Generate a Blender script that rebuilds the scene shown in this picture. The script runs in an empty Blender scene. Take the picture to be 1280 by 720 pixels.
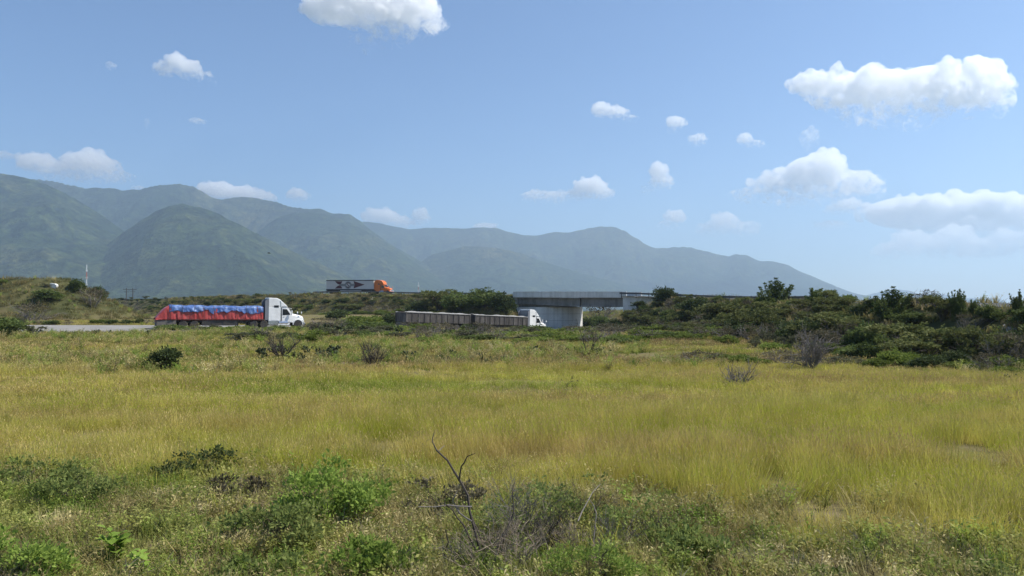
import bpy, bmesh, math, random
import numpy as np
from mathutils import Vector, Matrix, Euler

R = math.radians
scene = bpy.context.scene
COL = scene.collection

# ------------------------------------------------------------------ camera
CAM_H, F, HOR = 3.4, 924.0, 376.0           # eye height, focal length in photo pixels, horizon row
cam = bpy.data.cameras.new('camera'); cam.sensor_width = 36; cam.lens = 36 * F / 1280
cam.clip_start = 0.1; cam.clip_end = 60000
camo = bpy.data.objects.new('camera', cam); COL.objects.link(camo)
camo.location = (0, 0, CAM_H); camo.rotation_euler = (R(90) + math.atan((HOR - 360) / F), 0, 0)
scene.camera = camo

# ------------------------------------------------------------------ sky, sun, exposure
SUN_AZ, SUN_EL = 85.0, 51.0                 # degrees to the right of the view, and up
SUN_DIR = Vector((math.sin(R(SUN_AZ)) * math.cos(R(SUN_EL)), math.cos(R(SUN_AZ)) * math.cos(R(SUN_EL)), math.sin(R(SUN_EL))))
world = bpy.data.worlds.new('World'); scene.world = world; world.use_nodes = True
wt = world.node_tree; wt.nodes.clear()
wo = wt.nodes.new('ShaderNodeOutputWorld'); bg = wt.nodes.new('ShaderNodeBackground')
sk = wt.nodes.new('ShaderNodeTexSky'); sk.sky_type = 'NISHITA'; sk.sun_disc = False
sk.sun_elevation = R(SUN_EL); sk.sun_rotation = R(SUN_AZ)
sk.air_density = 1.0; sk.dust_density = 0.3; sk.ozone_density = 7.5; sk.altitude = 300
bg.inputs['Strength'].default_value = 0.102
wt.links.new(sk.outputs[0], bg.inputs['Color']); wt.links.new(bg.outputs[0], wo.inputs['Surface'])
sl = bpy.data.lights.new('sun', 'SUN'); sl.energy = 5.0; sl.angle = R(0.53); sl.color = (1.0, 0.95, 0.86)
so = bpy.data.objects.new('sun', sl); COL.objects.link(so)
so.rotation_euler = SUN_DIR.to_track_quat('Z', 'Y').to_euler(); so.location = (60, 20, 80)
vs = scene.view_settings
vs.view_transform = 'Standard'; vs.look = 'None'; vs.exposure = 0.50; vs.gamma = 1; vs.use_curve_mapping = False
scene.render.engine = 'CYCLES'
cy = scene.cycles
cy.diffuse_bounces = 3; cy.glossy_bounces = 2; cy.transmission_bounces = 3
cy.volume_bounces = 16; cy.max_bounces = 16; cy.transparent_max_bounces = 8; cy.use_denoising = True
cy.volume_max_steps = 512; cy.volume_step_rate = 0.6
cy.use_fast_gi = False; cy.caustics_reflective = False; cy.caustics_refractive = False

# ------------------------------------------------------------------ helpers
def px2w(px, py, d):
    """photo pixel -> world point at distance d along +Y"""
    return Vector(((px - 640) / F * d, d, CAM_H - (py - HOR) / F * d))

def wpx(x, y, z):
    return 640 + x / y * F, HOR + (CAM_H - z) / y * F

def tag(o, label=None, cat=None, group=None, kind=None):
    if label: o['label'] = label
    if cat: o['category'] = cat
    if group: o['group'] = group
    if kind: o['kind'] = kind
    return o

def empty(name, loc=(0, 0, 0), rz=0.0, label=None, cat=None, group=None):
    o = bpy.data.objects.new(name, None); COL.objects.link(o)
    o.location = loc; o.rotation_euler = (0, 0, rz); o.empty_display_size = 0.3
    return tag(o, label, cat, group)

def link_mesh(name, me, mat=None, parent=None, loc=(0, 0, 0)):
    o = bpy.data.objects.new(name, me); COL.objects.link(o)
    o.location = loc
    if mat is not None and not me.materials:
        for m in (mat if isinstance(mat, (list, tuple)) else [mat]): me.materials.append(m)
    if parent is not None: o.parent = parent
    return o

def np_mesh(name, verts, faces, smooth=False, mat_idx=None):
    """verts (n,3); faces (m,k) array of one polygon size"""
    verts = np.asarray(verts, np.float32); faces = np.asarray(faces, np.int32)
    me = bpy.data.meshes.new(name)
    m, k = faces.shape
    me.vertices.add(len(verts)); me.vertices.foreach_set('co', verts.ravel())
    me.loops.add(m * k); me.loops.foreach_set('vertex_index', faces.ravel())
    me.polygons.add(m); me.polygons.foreach_set('loop_start', np.arange(0, m * k, k, dtype=np.int32))
    if smooth: me.polygons.foreach_set('use_smooth', np.ones(m, bool))
    if mat_idx is not None: me.polygons.foreach_set('material_index', np.asarray(mat_idx, np.int32))
    me.update(calc_edges=True); me.validate()
    return me

class MB:
    """collects polygons of one part"""
    def __init__(s): s.v = []; s.f = []
    def add(s, vs, fs):
        b = len(s.v); s.v += [tuple(v) for v in vs]; s.f += [tuple(b + i for i in f) for f in fs]; return s
    def box(s, x0, x1, y0, y1, z0, z1):
        return s.add([(x0,y0,z0),(x1,y0,z0),(x1,y1,z0),(x0,y1,z0),(x0,y0,z1),(x1,y0,z1),(x1,y1,z1),(x0,y1,z1)],
                     [(0,3,2,1),(4,5,6,7),(0,1,5,4),(1,2,6,5),(2,3,7,6),(3,0,4,7)])
    def prism(s, poly, y0, y1, taper=None):
        """polygon in x,z (counter-clockwise seen from -y) pushed from y0 to y1"""
        n = len(poly)
        vs = [(x, y0, z) for x, z in poly] + [(x, y1, z) for x, z in poly]
        fs = [tuple(range(n)), tuple(range(2*n-1, n-1, -1))]
        fs += [(i, n+i, n+(i+1) % n, (i+1) % n) for i in range(n)]
        return s.add(vs, fs)
    def loft(s, rings, cap=True):
        n = len(rings[0]); vs = [p for r in rings for p in r]; fs = []
        for k in range(len(rings)-1):
            for i in range(n):
                fs.append((k*n+i, k*n+(i+1) % n, (k+1)*n+(i+1) % n, (k+1)*n+i))
        if cap: fs += [tuple(range(n-1, -1, -1)), tuple(range((len(rings)-1)*n, len(rings)*n))]
        return s.add(vs, fs)
    def tube(s, pts, rad, n=6, cap=True):
        pts = [Vector(p) for p in pts]
        rad = rad if isinstance(rad, (list, tuple)) else [rad]*len(pts)
        rings = []
        for i, p in enumerate(pts):
            d = (pts[min(i+1, len(pts)-1)] - pts[max(i-1, 0)])
            if d.length < 1e-9: d = Vector((0, 0, 1))
            d.normalize()
            u = d.orthogonal().normalized() if abs(d.z) > .95 else d.cross(Vector((0, 0, 1))).normalized()
            w = d.cross(u)
            rings.append([p + (u*math.cos(a) + w*math.sin(a))*rad[i] for a in [2*math.pi*k/n for k in range(n)]])
        return s.loft(rings, cap)
    def lathe_y(s, cx, cz, prof, n=20):
        """profile of (radius, y) turned about an axis along y"""
        rings = [[(cx + r*math.cos(2*math.pi*k/n), y, cz + r*math.sin(2*math.pi*k/n)) for k in range(n)] for r, y in prof]
        return s.loft(rings)
    def mesh(s, name, smooth=False):
        me = bpy.data.meshes.new(name); me.from_pydata(s.v, [], s.f)
        bm = bmesh.new(); bm.from_mesh(me); bmesh.ops.recalc_face_normals(bm, faces=bm.faces); bm.to_mesh(me); bm.free()
        if smooth: me.polygons.foreach_set('use_smooth', np.ones(len(me.polygons), bool))
        me.update(); return me
    def build(s, name, mat, parent=None, bevel=0.0, smooth=False):
        o = link_mesh(name, s.mesh(name, smooth), mat, parent)
        if bevel:
            b = o.modifiers.new('bevel', 'BEVEL'); b.width = bevel; b.segments = 2; b.limit_method = 'ANGLE'; b.angle_limit = R(40)
        return o

# numpy value noise
def _hash(ix, iy, seed):
    h = (ix.astype(np.int64) * 374761393 + iy.astype(np.int64) * 668265263 + seed * 1442695041) & 0x7fffffff
    h = ((h ^ (h >> 13)) * 1274126177) & 0x7fffffff
    h = ((h ^ (h >> 16)) * 2246822519) & 0x7fffffff
    return (h & 0xffffff) / float(0xffffff)
def vnoise(x, y, seed=0):
    x = np.asarray(x, float); y = np.asarray(y, float)
    ix, iy = np.floor(x), np.floor(y); fx, fy = x-ix, y-iy
    u, v = fx*fx*fx*(fx*(fx*6-15)+10), fy*fy*fy*(fy*(fy*6-15)+10)
    a, b, c, d = _hash(ix, iy, seed), _hash(ix+1, iy, seed), _hash(ix, iy+1, seed), _hash(ix+1, iy+1, seed)
    return (a*(1-u)+b*u)*(1-v) + (c*(1-u)+d*u)*v
def fbm(x, y, seed=0, octv=4, gain=.5):
    t = 0; amp = 1; tot = 0
    for o in range(octv):
        t = t + amp*(vnoise(x*2**o + 17.3*o, y*2**o - 9.1*o, seed+o)*2-1); tot += amp; amp *= gain
    return t/tot
def ridged(x, y, seed=0, octv=4, gain=.5):
    t = 0; amp = 1; tot = 0
    for o in range(octv):
        n = 1-np.abs(vnoise(x*2**o + 31.7*o, y*2**o + 5.3*o, seed+o)*2-1); t = t + amp*n*n; tot += amp; amp *= gain
    return t/tot
def sstep(a, b, x):
    t = np.clip((x-a)/(b-a), 0, 1); return t*t*(3-2*t)

# materials
def node_mat(name):
    m = bpy.data.materials.new(name); m.use_nodes = True
    nt = m.node_tree; nt.nodes.clear()
    return m, nt, nt.nodes.new('ShaderNodeOutputMaterial')
def N(nt, typ, **kw):
    n = nt.nodes.new(typ)
    for k, v in kw.items():
        if k.startswith('_'): setattr(n, k[1:], v)
        else: n.inputs[k.replace('__', ' ')].default_value = v
    return n
def ramp(nt, stops, fac=None, interp='LINEAR'):
    r = nt.nodes.new('ShaderNodeValToRGB'); r.color_ramp.interpolation = interp
    e = r.color_ramp.elements
    while len(e) > 1: e.remove(e[-1])
    for i, (p, c) in enumerate(stops):
        q = e[0] if i == 0 else e.new(p)
        q.position = p; q.color = (*c, 1) if len(c) == 3 else c
    if fac is not None: nt.links.new(fac, r.inputs[0])
    return r
def mixc(nt, fac, a, b, mode='MIX'):
    m = nt.nodes.new('ShaderNodeMix'); m.data_type = 'RGBA'; m.blend_type = mode
    for sock, val in ((m.inputs[0], fac), (m.inputs[6], a), (m.inputs[7], b)):
        if hasattr(val, 'links') or hasattr(val, 'is_linked'): nt.links.new(val, sock)
        else: sock.default_value = val if not isinstance(val, tuple) else (*val, 1)
    return m.outputs[2]
def coords(nt, kind, scale=(1, 1, 1)):
    if kind == 'World': src = nt.nodes.new('ShaderNodeNewGeometry').outputs['Position']
    else: src = nt.nodes.new('ShaderNodeTexCoord').outputs[kind]
    mp = nt.nodes.new('ShaderNodeMapping'); mp.inputs['Scale'].default_value = scale
    nt.links.new(src, mp.inputs['Vector']); return mp.outputs[0]
def noise(nt, vec, scale, detail=4, rough=.55, dist=0.0):
    n = nt.nodes.new('ShaderNodeTexNoise'); n.inputs['Scale'].default_value = scale; n.inputs['Detail'].default_value = detail
    n.inputs['Roughness'].default_value = rough; n.inputs['Distortion'].default_value = dist
    nt.links.new(vec, n.inputs['Vector']); return n.outputs['Fac']

def paint(name, col, rough=.45, metal=0.0, dirt=.25, dirtcol=(.16, .12, .08), scale=2.0, spec=.4):
    """worn paint or plain surface: colour with uneven dirt and roughness"""
    m, nt, out = node_mat(name)
    v = coords(nt, 'Object'); n = noise(nt, v, scale, 6, .65)
    f = ramp(nt, [(.42, (0, 0, 0)), (.78, (dirt,)*3)], n).outputs[0]
    c = mixc(nt, f, col, dirtcol)
    p = N(nt, 'ShaderNodeBsdfPrincipled', Metallic=metal)
    p.inputs['Specular IOR Level'].default_value = spec
    nt.links.new(c, p.inputs['Base Color'])
    rr = ramp(nt, [(.3, (rough*.8,)*3), (.8, (min(1, rough*1.35),)*3)], n); nt.links.new(rr.outputs[0], p.inputs['Roughness'])
    nt.links.new(p.outputs[0], out.inputs[0]); return m

def leafmat(name, c1, c2, trans=.3, vary=.25, nscale=1.4, rough=.75):
    """leaf colour from two tones by clump, with a touch of light through the leaf"""
    m, nt, out = node_mat(name)
    v = coords(nt, 'Object'); n = noise(nt, v, nscale, 3, .6)
    c = ramp(nt, [(.32, c1), (.68, c2)], n).outputs[0]
    oi = nt.nodes.new('ShaderNodeObjectInfo')
    hs = nt.nodes.new('ShaderNodeHueSaturation')
    mr = N(nt, 'ShaderNodeMapRange'); mr.inputs['To Min'].default_value = 1-vary; mr.inputs['To Max'].default_value = 1+vary
    nt.links.new(oi.outputs['Random'], mr.inputs['Value']); nt.links.new(mr.outputs[0], hs.inputs['Value'])
    nt.links.new(c, hs.inputs['Color'])
    p = N(nt, 'ShaderNodeBsdfPrincipled', Roughness=rough); p.inputs['Specular IOR Level'].default_value = .10
    nt.links.new(hs.outputs[0], p.inputs['Base Color'])
    t = nt.nodes.new('ShaderNodeBsdfTranslucent'); nt.links.new(hs.outputs[0], t.inputs['Color'])
    mx = nt.nodes.new('ShaderNodeMixShader'); mx.inputs[0].default_value = trans
    nt.links.new(p.outputs[0], mx.inputs[1]); nt.links.new(t.outputs[0], mx.inputs[2])
    nt.links.new(mx.outputs[0], out.inputs[0]); return m

# ------------------------------------------------------------------ paths of the two roads
def spline(pts, step=3.0):
    P = [np.array(p, float) for p in pts]; P = [2*P[0]-P[1]] + P + [2*P[-1]-P[-2]]
    out = []
    for i in range(1, len(P)-2):
        a, b, c, d = P[i-1], P[i], P[i+1], P[i+2]
        n = max(2, int(np.linalg.norm((c-b)[:2])/step))
        for k in range(n):
            t = k/n
            out.append(.5*((2*b)+(-a+c)*t+(2*a-5*b+4*c-d)*t*t+(-a+3*b-3*c+d)*t**3))
    out.append(P[-2]); return np.array(out)

# x, y, z, half width
LOW = spline([(-300, 92, .9, 9), (-180, 92, .5, 10.5), (-110, 92, .15, 11.5), (-70, 91, .0, 12.5), (-44, 93.5, -.08, 12), (-28.6, 102, -.3, 10.5),
              (-15, 110, -1.0, 6), (-4, 120.5, -1.7, 5.2), (8, 133, -2.45, 5), (18.2, 147.5, -3.2, 5), (25, 162, -3.5, 5), (31, 182, -3.2, 5), (42, 230, -2, 5), (60, 300, -.5, 5)])
BR_A, BR_B = np.array([.2, 158.]), np.array([22.75, 147.])     # near edge of the bridge deck
BD = (BR_B-BR_A)/np.linalg.norm(BR_B-BR_A); BN = np.array([-BD[1], BD[0]])   # along the deck, and away from the camera
BW = 11.0
cA, cB = BR_A+BN*BW/2, BR_B+BN*BW/2
HW = spline([(-620, 760, 4.2, 6), (-420, 560, 3.9, 6), (-250, 420, 3.9, 6), (-135, 300, 4.3, 6), (-88, 243, 4.8, 6), (-55.3, 226, 5.45, 6), (-36, 218.5, 5.4, 6), (-20, 199, 4.9, 6), (-8, 178, 4.6, 6),
             (cA[0], cA[1], 4.45, 6), (cB[0], cB[1], 4.35, 6), (34.5, 134, 3.9, 6), (36.8, 112, 3.45, 6), (38.3, 92, 3.2, 6), (37.2, 68, 3.2, 6), (38.8, 52, 2.95, 6), (46, 33, 2.5, 6), (56, 6, 2.0, 6), (62, -40, 1.5, 6)])
MO = spline([(-330, 178, 7.0, 5), (-230, 160, 7.5, 5), (-150, 147, 7.7, 5), (-93, 139, 7.5, 4.2), (-88, 138.5, 7.3, 3.0)])

def poly_dist(x, y, P):
    """distance to a polyline with its z and half width at the nearest place"""
    best = np.full(x.shape, 1e9); z = np.zeros(x.shape); w = np.zeros(x.shape)
    for a, b in zip(P[:-1], P[1:]):
        d = b[:2]-a[:2]; L = d@d
        t = np.clip(((x-a[0])*d[0]+(y-a[1])*d[1])/L, 0, 1)
        q = np.hypot(x-(a[0]+t*d[0]), y-(a[1]+t*d[1])); k = q < best
        best = np.where(k, q, best); z = np.where(k, a[2]+t*(b[2]-a[2]), z); w = np.where(k, a[3]+t*(b[3]-a[3]), w)
    return best, z, w
def proj_s(p): return float((np.array(p)-cA)@BD)
_s = (HW[:, :2]-cA)@BD
iA = int(np.argmin(np.hypot(*(HW[:, :2]-cA).T))); iB = int(np.argmin(np.hypot(*(HW[:, :2]-cB).T)))
HW_L = HW[:iA+1]; HW_R = HW[iB+4:]; HW_RR = HW[iB:]

def ground(x, y, detail=True):
    x = np.asarray(x, float); y = np.asarray(y, float)
    r = np.hypot(x, y)
    g = .12*fbm(x/9, y/9, 3, 3) + .25*fbm(x/40, y/40, 8, 2)*sstep(20, 60, r)
    g = g - .15*sstep(14, 30, r) + .35*sstep(18, 8, r)*vnoise(x/3.1, y/3.1, 5)*.6
    g = g - np.clip(r-190, 0, 2300)*.0245*sstep(-400, 100, y) + fbm(x/300, y/300, 4, 2)*1.2*sstep(150, 500, r)
    d, z, w = poly_dist(x, y, LOW)
    k = sstep(48, 9, d-w); g = g*(1-k) + (z-.03+(.1*fbm(x/5, y/5, 2, 2)-.04)*sstep(0.8, 4, d-w))*k
    rough = .35*fbm(x/3.5, y/3.5, 6, 3)
    for P, slope in ((HW_L, 1.9), (HW_R, 1.75), (MO, 1.7)):
        d, z, w = poly_dist(x, y, P)
        e = z - np.maximum(0, d-w)/slope + rough*sstep(.5, 3, d-w)
        sx = (x-BR_A[0])*BD[0]+(y-BR_A[1])*BD[1]
        if P is HW_L: e = np.where(sx > .3, np.minimum(e, 1.6-sx*.75), e)
        if P is HW_R: e = np.where(sx < 33, np.minimum(e, -.2+np.minimum(sx-24.6, 0)*.75+np.maximum(sx-24.6, 0)*.36), e)
        h = 1.2; t = np.clip(.5+.5*(e-g)/h, 0, 1)
        g = g*(1-t)+e*t+h*t*(1-t)*.5*sstep(2, 6, d-w)
    return g
def slope_scrub(x, y):
    """1 on the embankment slopes and the valley floor, where scrub soil replaces grass"""
    m = sstep(190, 260, np.hypot(x, y))
    for P, reach in ((HW_L, 17), (HW_R, 15), (MO, 17)):
        d, z, w = poly_dist(x, y, P); m = np.maximum(m, sstep(reach+3, reach-4, d))
    return m
def gz(x, y): return float(ground(np.array([x]), np.array([y]))[0])

# ------------------------------------------------------------------ ground sheet (polar, fine near the camera)
def polar_sheet(name, az, rr, zf):
    A, RR = np.meshgrid(az, rr); X = np.sin(A)*RR; Y = np.cos(A)*RR; Z = zf(X, Y)
    na, nr = len(az), len(rr); idx = np.arange(na*nr).reshape(nr, na)
    f = np.stack([idx[:-1, :-1], idx[:-1, 1:], idx[1:, 1:], idx[1:, :-1]], -1).reshape(-1, 4)[:, ::-1]
    return np_mesh(name, np.stack([X, Y, Z], -1).reshape(-1, 3), f, True)
azs = np.radians(np.concatenate([np.linspace(-179.9, -62, 60), np.linspace(-61, 61, 430), np.linspace(62, 179.9, 60)]))
rrs = np.concatenate([np.linspace(.3, 60, 130), np.linspace(60.5, 260, 230), np.geomspace(263, 12000, 70)])

def ground_mat():
    m, nt, out = node_mat('field_soil')
    v = coords(nt, 'World'); vb = coords(nt, 'World', (.5, 1.4, 1))
    big = noise(nt, vb, .07, 5, .6); mid = noise(nt, v, .35, 5, .6); fine = noise(nt, v, 6, 6, .7)
    c1 = ramp(nt, [(.3, (.07, .085, .02)), (.45, (.15, .14, .035)), (.56, (.19, .155, .055)), (.68, (.12, .10, .05)), (.8, (.10, .11, .028))], big).outputs[0]
    c2 = ramp(nt, [(.3, (.06, .05, .035)), (.5, (.13, .105, .06)), (.7, (.22, .175, .11))], mid).outputs[0]
    f = ramp(nt, [(.42, (0, 0, 0)), (.62, (1, 1, 1))], mid).outputs[0]
    c = mixc(nt, f, c1, c2)
    c = mixc(nt, .45, c, ramp(nt, [(.3, (.5, .5, .5)), (.7, (1.3, 1.3, 1.3))], fine).outputs[0], 'MULTIPLY')
    at_ = nt.nodes.new('ShaderNodeAttribute'); at_.attribute_name = 'scrub'
    scrub = ramp(nt, [(.32, (.035, .042, .016)), (.5, (.075, .075, .03)), (.64, (.13, .11, .055)), (.78, (.20, .155, .09))], noise(nt, v, .12, 6, .7)).outputs[0]
    c = mixc(nt, at_.outputs['Fac'], c, scrub)
    p = N(nt, 'ShaderNodeBsdfPrincipled', Roughness=.95); p.inputs['Specular IOR Level'].default_value = .1
    nt.links.new(c, p.inputs['Base Color'])
    b = nt.nodes.new('ShaderNodeBump'); b.inputs['Strength'].default_value = .6; b.inputs['Distance'].default_value = .15
    nt.links.new(mid, b.inputs['Height']); nt.links.new(b.outputs[0], p.inputs['Normal'])
    nt.links.new(p.outputs[0], out.inputs[0]); return m
gme = polar_sheet('ground', azs, rrs, ground)
_co = np.empty(len(gme.vertices)*3, np.float32); gme.vertices.foreach_get('co', _co); _co = _co.reshape(-1, 3)
_at = gme.attributes.new('scrub', 'FLOAT', 'POINT'); _at.data.foreach_set('value', slope_scrub(_co[:, 0].astype(float), _co[:, 1].astype(float)).astype(np.float32))
tag(link_mesh('ground', gme, ground_mat()), kind='structure')

# ------------------------------------------------------------------ mountains: ridges at their own distances
RIDGES = [  # distance, width in front, width behind, gully strength, crest as photo columns/rows
  ('near', 4300, 1700, 1500, [(-500, 262), (-330, 235), (-200, 246), (-110, 222), (-40, 217), (0, 216), (30, 220), (60, 231), (90, 246), (118, 263), (150, 285), (185, 312), (230, 345), (290, 374)]),
  ('dome', 3900, 1250, 1100, [(60, 374), (100, 338), (130, 308), (160, 285), (190, 265), (210, 256), (228, 254), (250, 258), (275, 268), (300, 281), (330, 296), (370, 316), (410, 334), (450, 352), (500, 372)]),
  ('back', 6100, 1500, 1600, [(-700, 250), (-400, 215), (-200, 236), (-80, 214), (0, 222), (58, 224), (80, 229), (105, 235), (130, 233), (150, 237), (172, 236), (200, 230), (222, 229), (240, 232), (256, 241), (266, 248), (280, 248), (295, 246), (310, 245), (328, 249), (345, 251), (362, 258), (375, 260), (390, 260), (405, 261), (416, 268), (430, 265), (442, 270), (455, 280), (480, 300), (540, 335), (600, 372)]),
  ('spur', 5600, 1500, 1300, [(240, 372), (290, 320), (320, 290), (345, 272), (365, 266), (388, 264), (412, 268), (440, 279), (465, 292), (490, 308), (515, 325), (540, 342), (565, 358), (590, 372)]),
  ('main', 8000, 1700, 1600, [(380, 290), (440, 274), (470, 278), (490, 282), (515, 286), (535, 283), (560, 284), (580, 285), (600, 283), (618, 284), (636, 289), (655, 293), (672, 294), (690, 290), (712, 290), (730, 285), (748, 283), (762, 282), (778, 286), (795, 297), (808, 305), (820, 310), (838, 309), (860, 308), (880, 313), (898, 318), (912, 320), (920, 317), (935, 319), (950, 326), (966, 326), (985, 331), (1005, 341), (1025, 349), (1045, 358), (1070, 367), (1100, 373)]),
  ('spur2', 6300, 1300, 1200, [(430, 372), (500, 345), (540, 318), (580, 307), (620, 309), (650, 316), (690, 330), (740, 345), (800, 360), (860, 372)]),
  ('far', 10300, 900, 600, [(1020, 373), (1080, 369), (1105, 364), (1122, 361), (1140, 364), (1152, 368), (1172, 366), (1200, 372), (1260, 373)]),
]
def mountain_height(X, Y):
    Yc = np.maximum(Y, 1); u = 640 + X/Yc*F; r = Y
    z = np.full(X.shape, -90.0)
    for i, (nm, d, wf, wb, prof) in enumerate(RIDGES):
        pu = np.array([p[0] for p in prof], float); pv = np.array([p[1] for p in prof], float)
        # smooth the traced crest a little
        uu = np.linspace(pu[0], pu[-1], 800); vv = np.interp(uu, pu, pv)
        k = np.ones(9)/9; vv = np.convolve(np.pad(vv, 4, mode='edge'), k, 'valid')
        row = np.interp(u, uu, vv, left=376, right=376)
        dd = d + 260*fbm(u/140, u*0+i, 20+i, 2)
        H = (HOR-row)/F*dd + CAM_H
        t = np.where(r < dd, (dd-r)/wf, (r-dd)/wb)
        fall = np.where(r < dd, np.clip(1-t, 0, 1)**1.25, np.clip(1-t, 0, 1)**1.1)
        # rounded crest, gullies running down the face
        gul = ridged(X/520+i*3, Y/900, 40+i, 4)-.45
        gul2 = fbm(X/170, Y/220, 60+i, 4)
        amp = sstep(0, .35, np.clip(t, 0, 1))*sstep(0, 120, H)
        h = (H+62)*fall - 62 + amp*fall*(gul*(.42*H) + gul2*.10*H) + .008*H*fbm(X/60, Y/60, 80+i, 3)
        z = np.maximum(z, np.where(H > 4, h, -90))
    base = -56 + 3*fbm(X/300, Y/300, 9, 3) + sstep(2600, 4200, r)*6
    return np.maximum(z, base-10*sstep(2700, 2300, r))
xs = np.concatenate([np.linspace(-1.25, -.78, 60), np.linspace(-.775, .55, 620), np.linspace(.56, 1.2, 40)])
ys = np.concatenate([np.linspace(2350, 6400, 190), np.linspace(6430, 9800, 90), np.linspace(9840, 11200, 24)])
U, YY = np.meshgrid(xs, ys); XX = U*YY
idx = np.arange(U.size).reshape(U.shape)
mf = np.stack([idx[:-1, :-1], idx[:-1, 1:], idx[1:, 1:], idx[1:, :-1]], -1).reshape(-1, 4)
def mountain_mat():
    m, nt, out = node_mat('wooded_slopes')
    v = coords(nt, 'World'); a = noise(nt, v, .0016, 5, .6); b = noise(nt, v, .016, 5, .7); t = noise(nt, v, .05, 3, .7)
    c = ramp(nt, [(.3, (.011, .022, .009)), (.5, (.024, .038, .016)), (.7, (.056, .060, .028))], a).outputs[0]
    c = mixc(nt, .9, c, ramp(nt, [(.38, (.22, .28, .28)), (.5, (1, 1, 1)), (.62, (2.0, 1.8, 1.5))], b).outputs[0], 'MULTIPLY')
    c = mixc(nt, .6, c, ramp(nt, [(.40, (.22, .28, .3)), (.58, (1.6, 1.5, 1.35))], t).outputs[0], 'MULTIPLY')
    p = N(nt, 'ShaderNodeBsdfPrincipled', Roughness=1.0); p.inputs['Specular IOR Level'].default_value = .05
    nt.links.new(c, p.inputs['Base Color'])
    bp = nt.nodes.new('ShaderNodeBump'); bp.inputs['Strength'].default_value = .9; bp.inputs['Distance'].default_value = 30
    nt.links.new(b, bp.inputs['Height']); nt.links.new(bp.outputs[0], p.inputs['Normal'])
    nt.links.new(p.outputs[0], out.inputs[0]); return m
tag(link_mesh('mountains', np_mesh('mountains', np.stack([XX, YY, mountain_height(XX, YY)], -1).reshape(-1, 3), mf, True), mountain_mat()), kind='structure')

# ------------------------------------------------------------------ haze: one closed box of even air
HAZE_D = 1.25e-4
hz = MB().box(-14500, 14500, -600, 12400, -70, 1100)
hm, nt, out = node_mat('valley_haze')
pv = nt.nodes.new('ShaderNodeVolumePrincipled'); pv.inputs['Density'].default_value = HAZE_D
pv.inputs['Color'].default_value = (.62, .79, .97, 1); pv.inputs['Anisotropy'].default_value = .35
nt.links.new(pv.outputs[0], out.inputs['Volume'])
tag(hz.build('haze', hm), kind='stuff')

# ------------------------------------------------------------------ clouds: real volumes of cloud beyond and above the haze

def cloud_mat(name, dens, cut, width, nscale, zg):
    """density per metre inside the cloud; noise in the cloud's own units (photo pixels of size)"""
    m, nt, out = node_mat(name)
    v = coords(nt, 'Object')
    n = noise(nt, v, nscale, 8, .68, .5)
    sp = nt.nodes.new('ShaderNodeSeparateXYZ'); nt.links.new(coords(nt, 'Object'), sp.inputs[0])
    ma = nt.nodes.new('ShaderNodeMath'); ma.operation = 'MULTIPLY_ADD'; ma.inputs[1].default_value = zg   # tops solid, bases thin
    nt.links.new(sp.outputs['Z'], ma.inputs[0]); nt.links.new(n, ma.inputs[2])
    d = ramp(nt, [(cut, (0, 0, 0)), (cut+width, (1, 1, 1))], ma.outputs[0]).outputs[0]
    mu = nt.nodes.new('ShaderNodeMath'); mu.operation = 'MULTIPLY'; mu.inputs[1].default_value = dens
    nt.links.new(d, mu.inputs[0])
    p = nt.nodes.new('ShaderNodeVolumePrincipled'); p.inputs['Color'].default_value = (1, 1, 1, 1); p.inputs['Anisotropy'].default_value = .4
    nt.links.new(mu.outputs[0], p.inputs['Density'])
    nt.links.new(p.outputs[0], out.inputs['Volume']); return m
def cloud(px, py, d, blobs, k, label, seed=0, soft=.11, cut=.49, puff=1.0):
    """blobs: (dx, dy, rx, ry) in photo pixels about (px, py); k: optical depth per pixel of size"""
    rnd = random.Random(seed); s = d/F
    blobs = [(a, b, c*1.15, e*1.2) for a, b, c, e in blobs]
    bm = bmesh.new(); rmin = min(min(b[2], b[3]) for b in blobs); rmax = max(b[2] for b in blobs)
    for dx, dy, rx, ry in blobs:
        depth = rx*.8; oy = rnd.uniform(-.3, .3)*depth
        bmesh.ops.create_icosphere(bm, subdivisions=3, radius=1, matrix=Matrix.Translation((dx, oy, -dy)) @ Matrix.Diagonal((rx*.86, depth*.86, ry*.86, 1)))
        for i in range(int(22*puff)):
            u = Vector((rnd.gauss(0, 1), rnd.gauss(0, 1), rnd.gauss(.3, 1))).normalized()
            q = rnd.uniform(.16, .42)*min(rx, ry); flat = .6 if u.z < -.2 else 1
            c = Vector((dx+u.x*(rx-q*.7), oy+u.y*(depth-q*.7), -dy+u.z*(ry-q*.7)*flat))
            bmesh.ops.create_icosphere(bm, subdivisions=2, radius=q, matrix=Matrix.Translation(c))
            for j in range(5 if q > 3 else 0):      # smaller heads on the puffs
                v = Vector((rnd.gauss(0, 1), rnd.gauss(-.3, 1), rnd.gauss(.5, .8))).normalized(); q2 = q*rnd.uniform(.22, .5)
                bmesh.ops.create_icosphere(bm, subdivisions=1, radius=q2, matrix=Matrix.Translation(c+v*(q-q2*.35)))
    me = bpy.data.meshes.new('cloud'); bm.to_mesh(me); bm.free()
    o = link_mesh('cloud', me, cloud_mat('cloud_vapour', k/s, cut, soft, min(2.2/sorted(b[3] for b in blobs)[len(blobs)//2], .26), min(.16/max(b[3] for b in blobs), .014))); o.location = px2w(px, py, d); o.scale = (s, s, s)
    rm = o.modifiers.new('union', 'REMESH'); rm.mode = 'VOXEL'; rm.voxel_size = max(rmin/14, rmax/48, .7)
    return tag(o, label, 'cloud', 'clouds in the sky')

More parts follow.
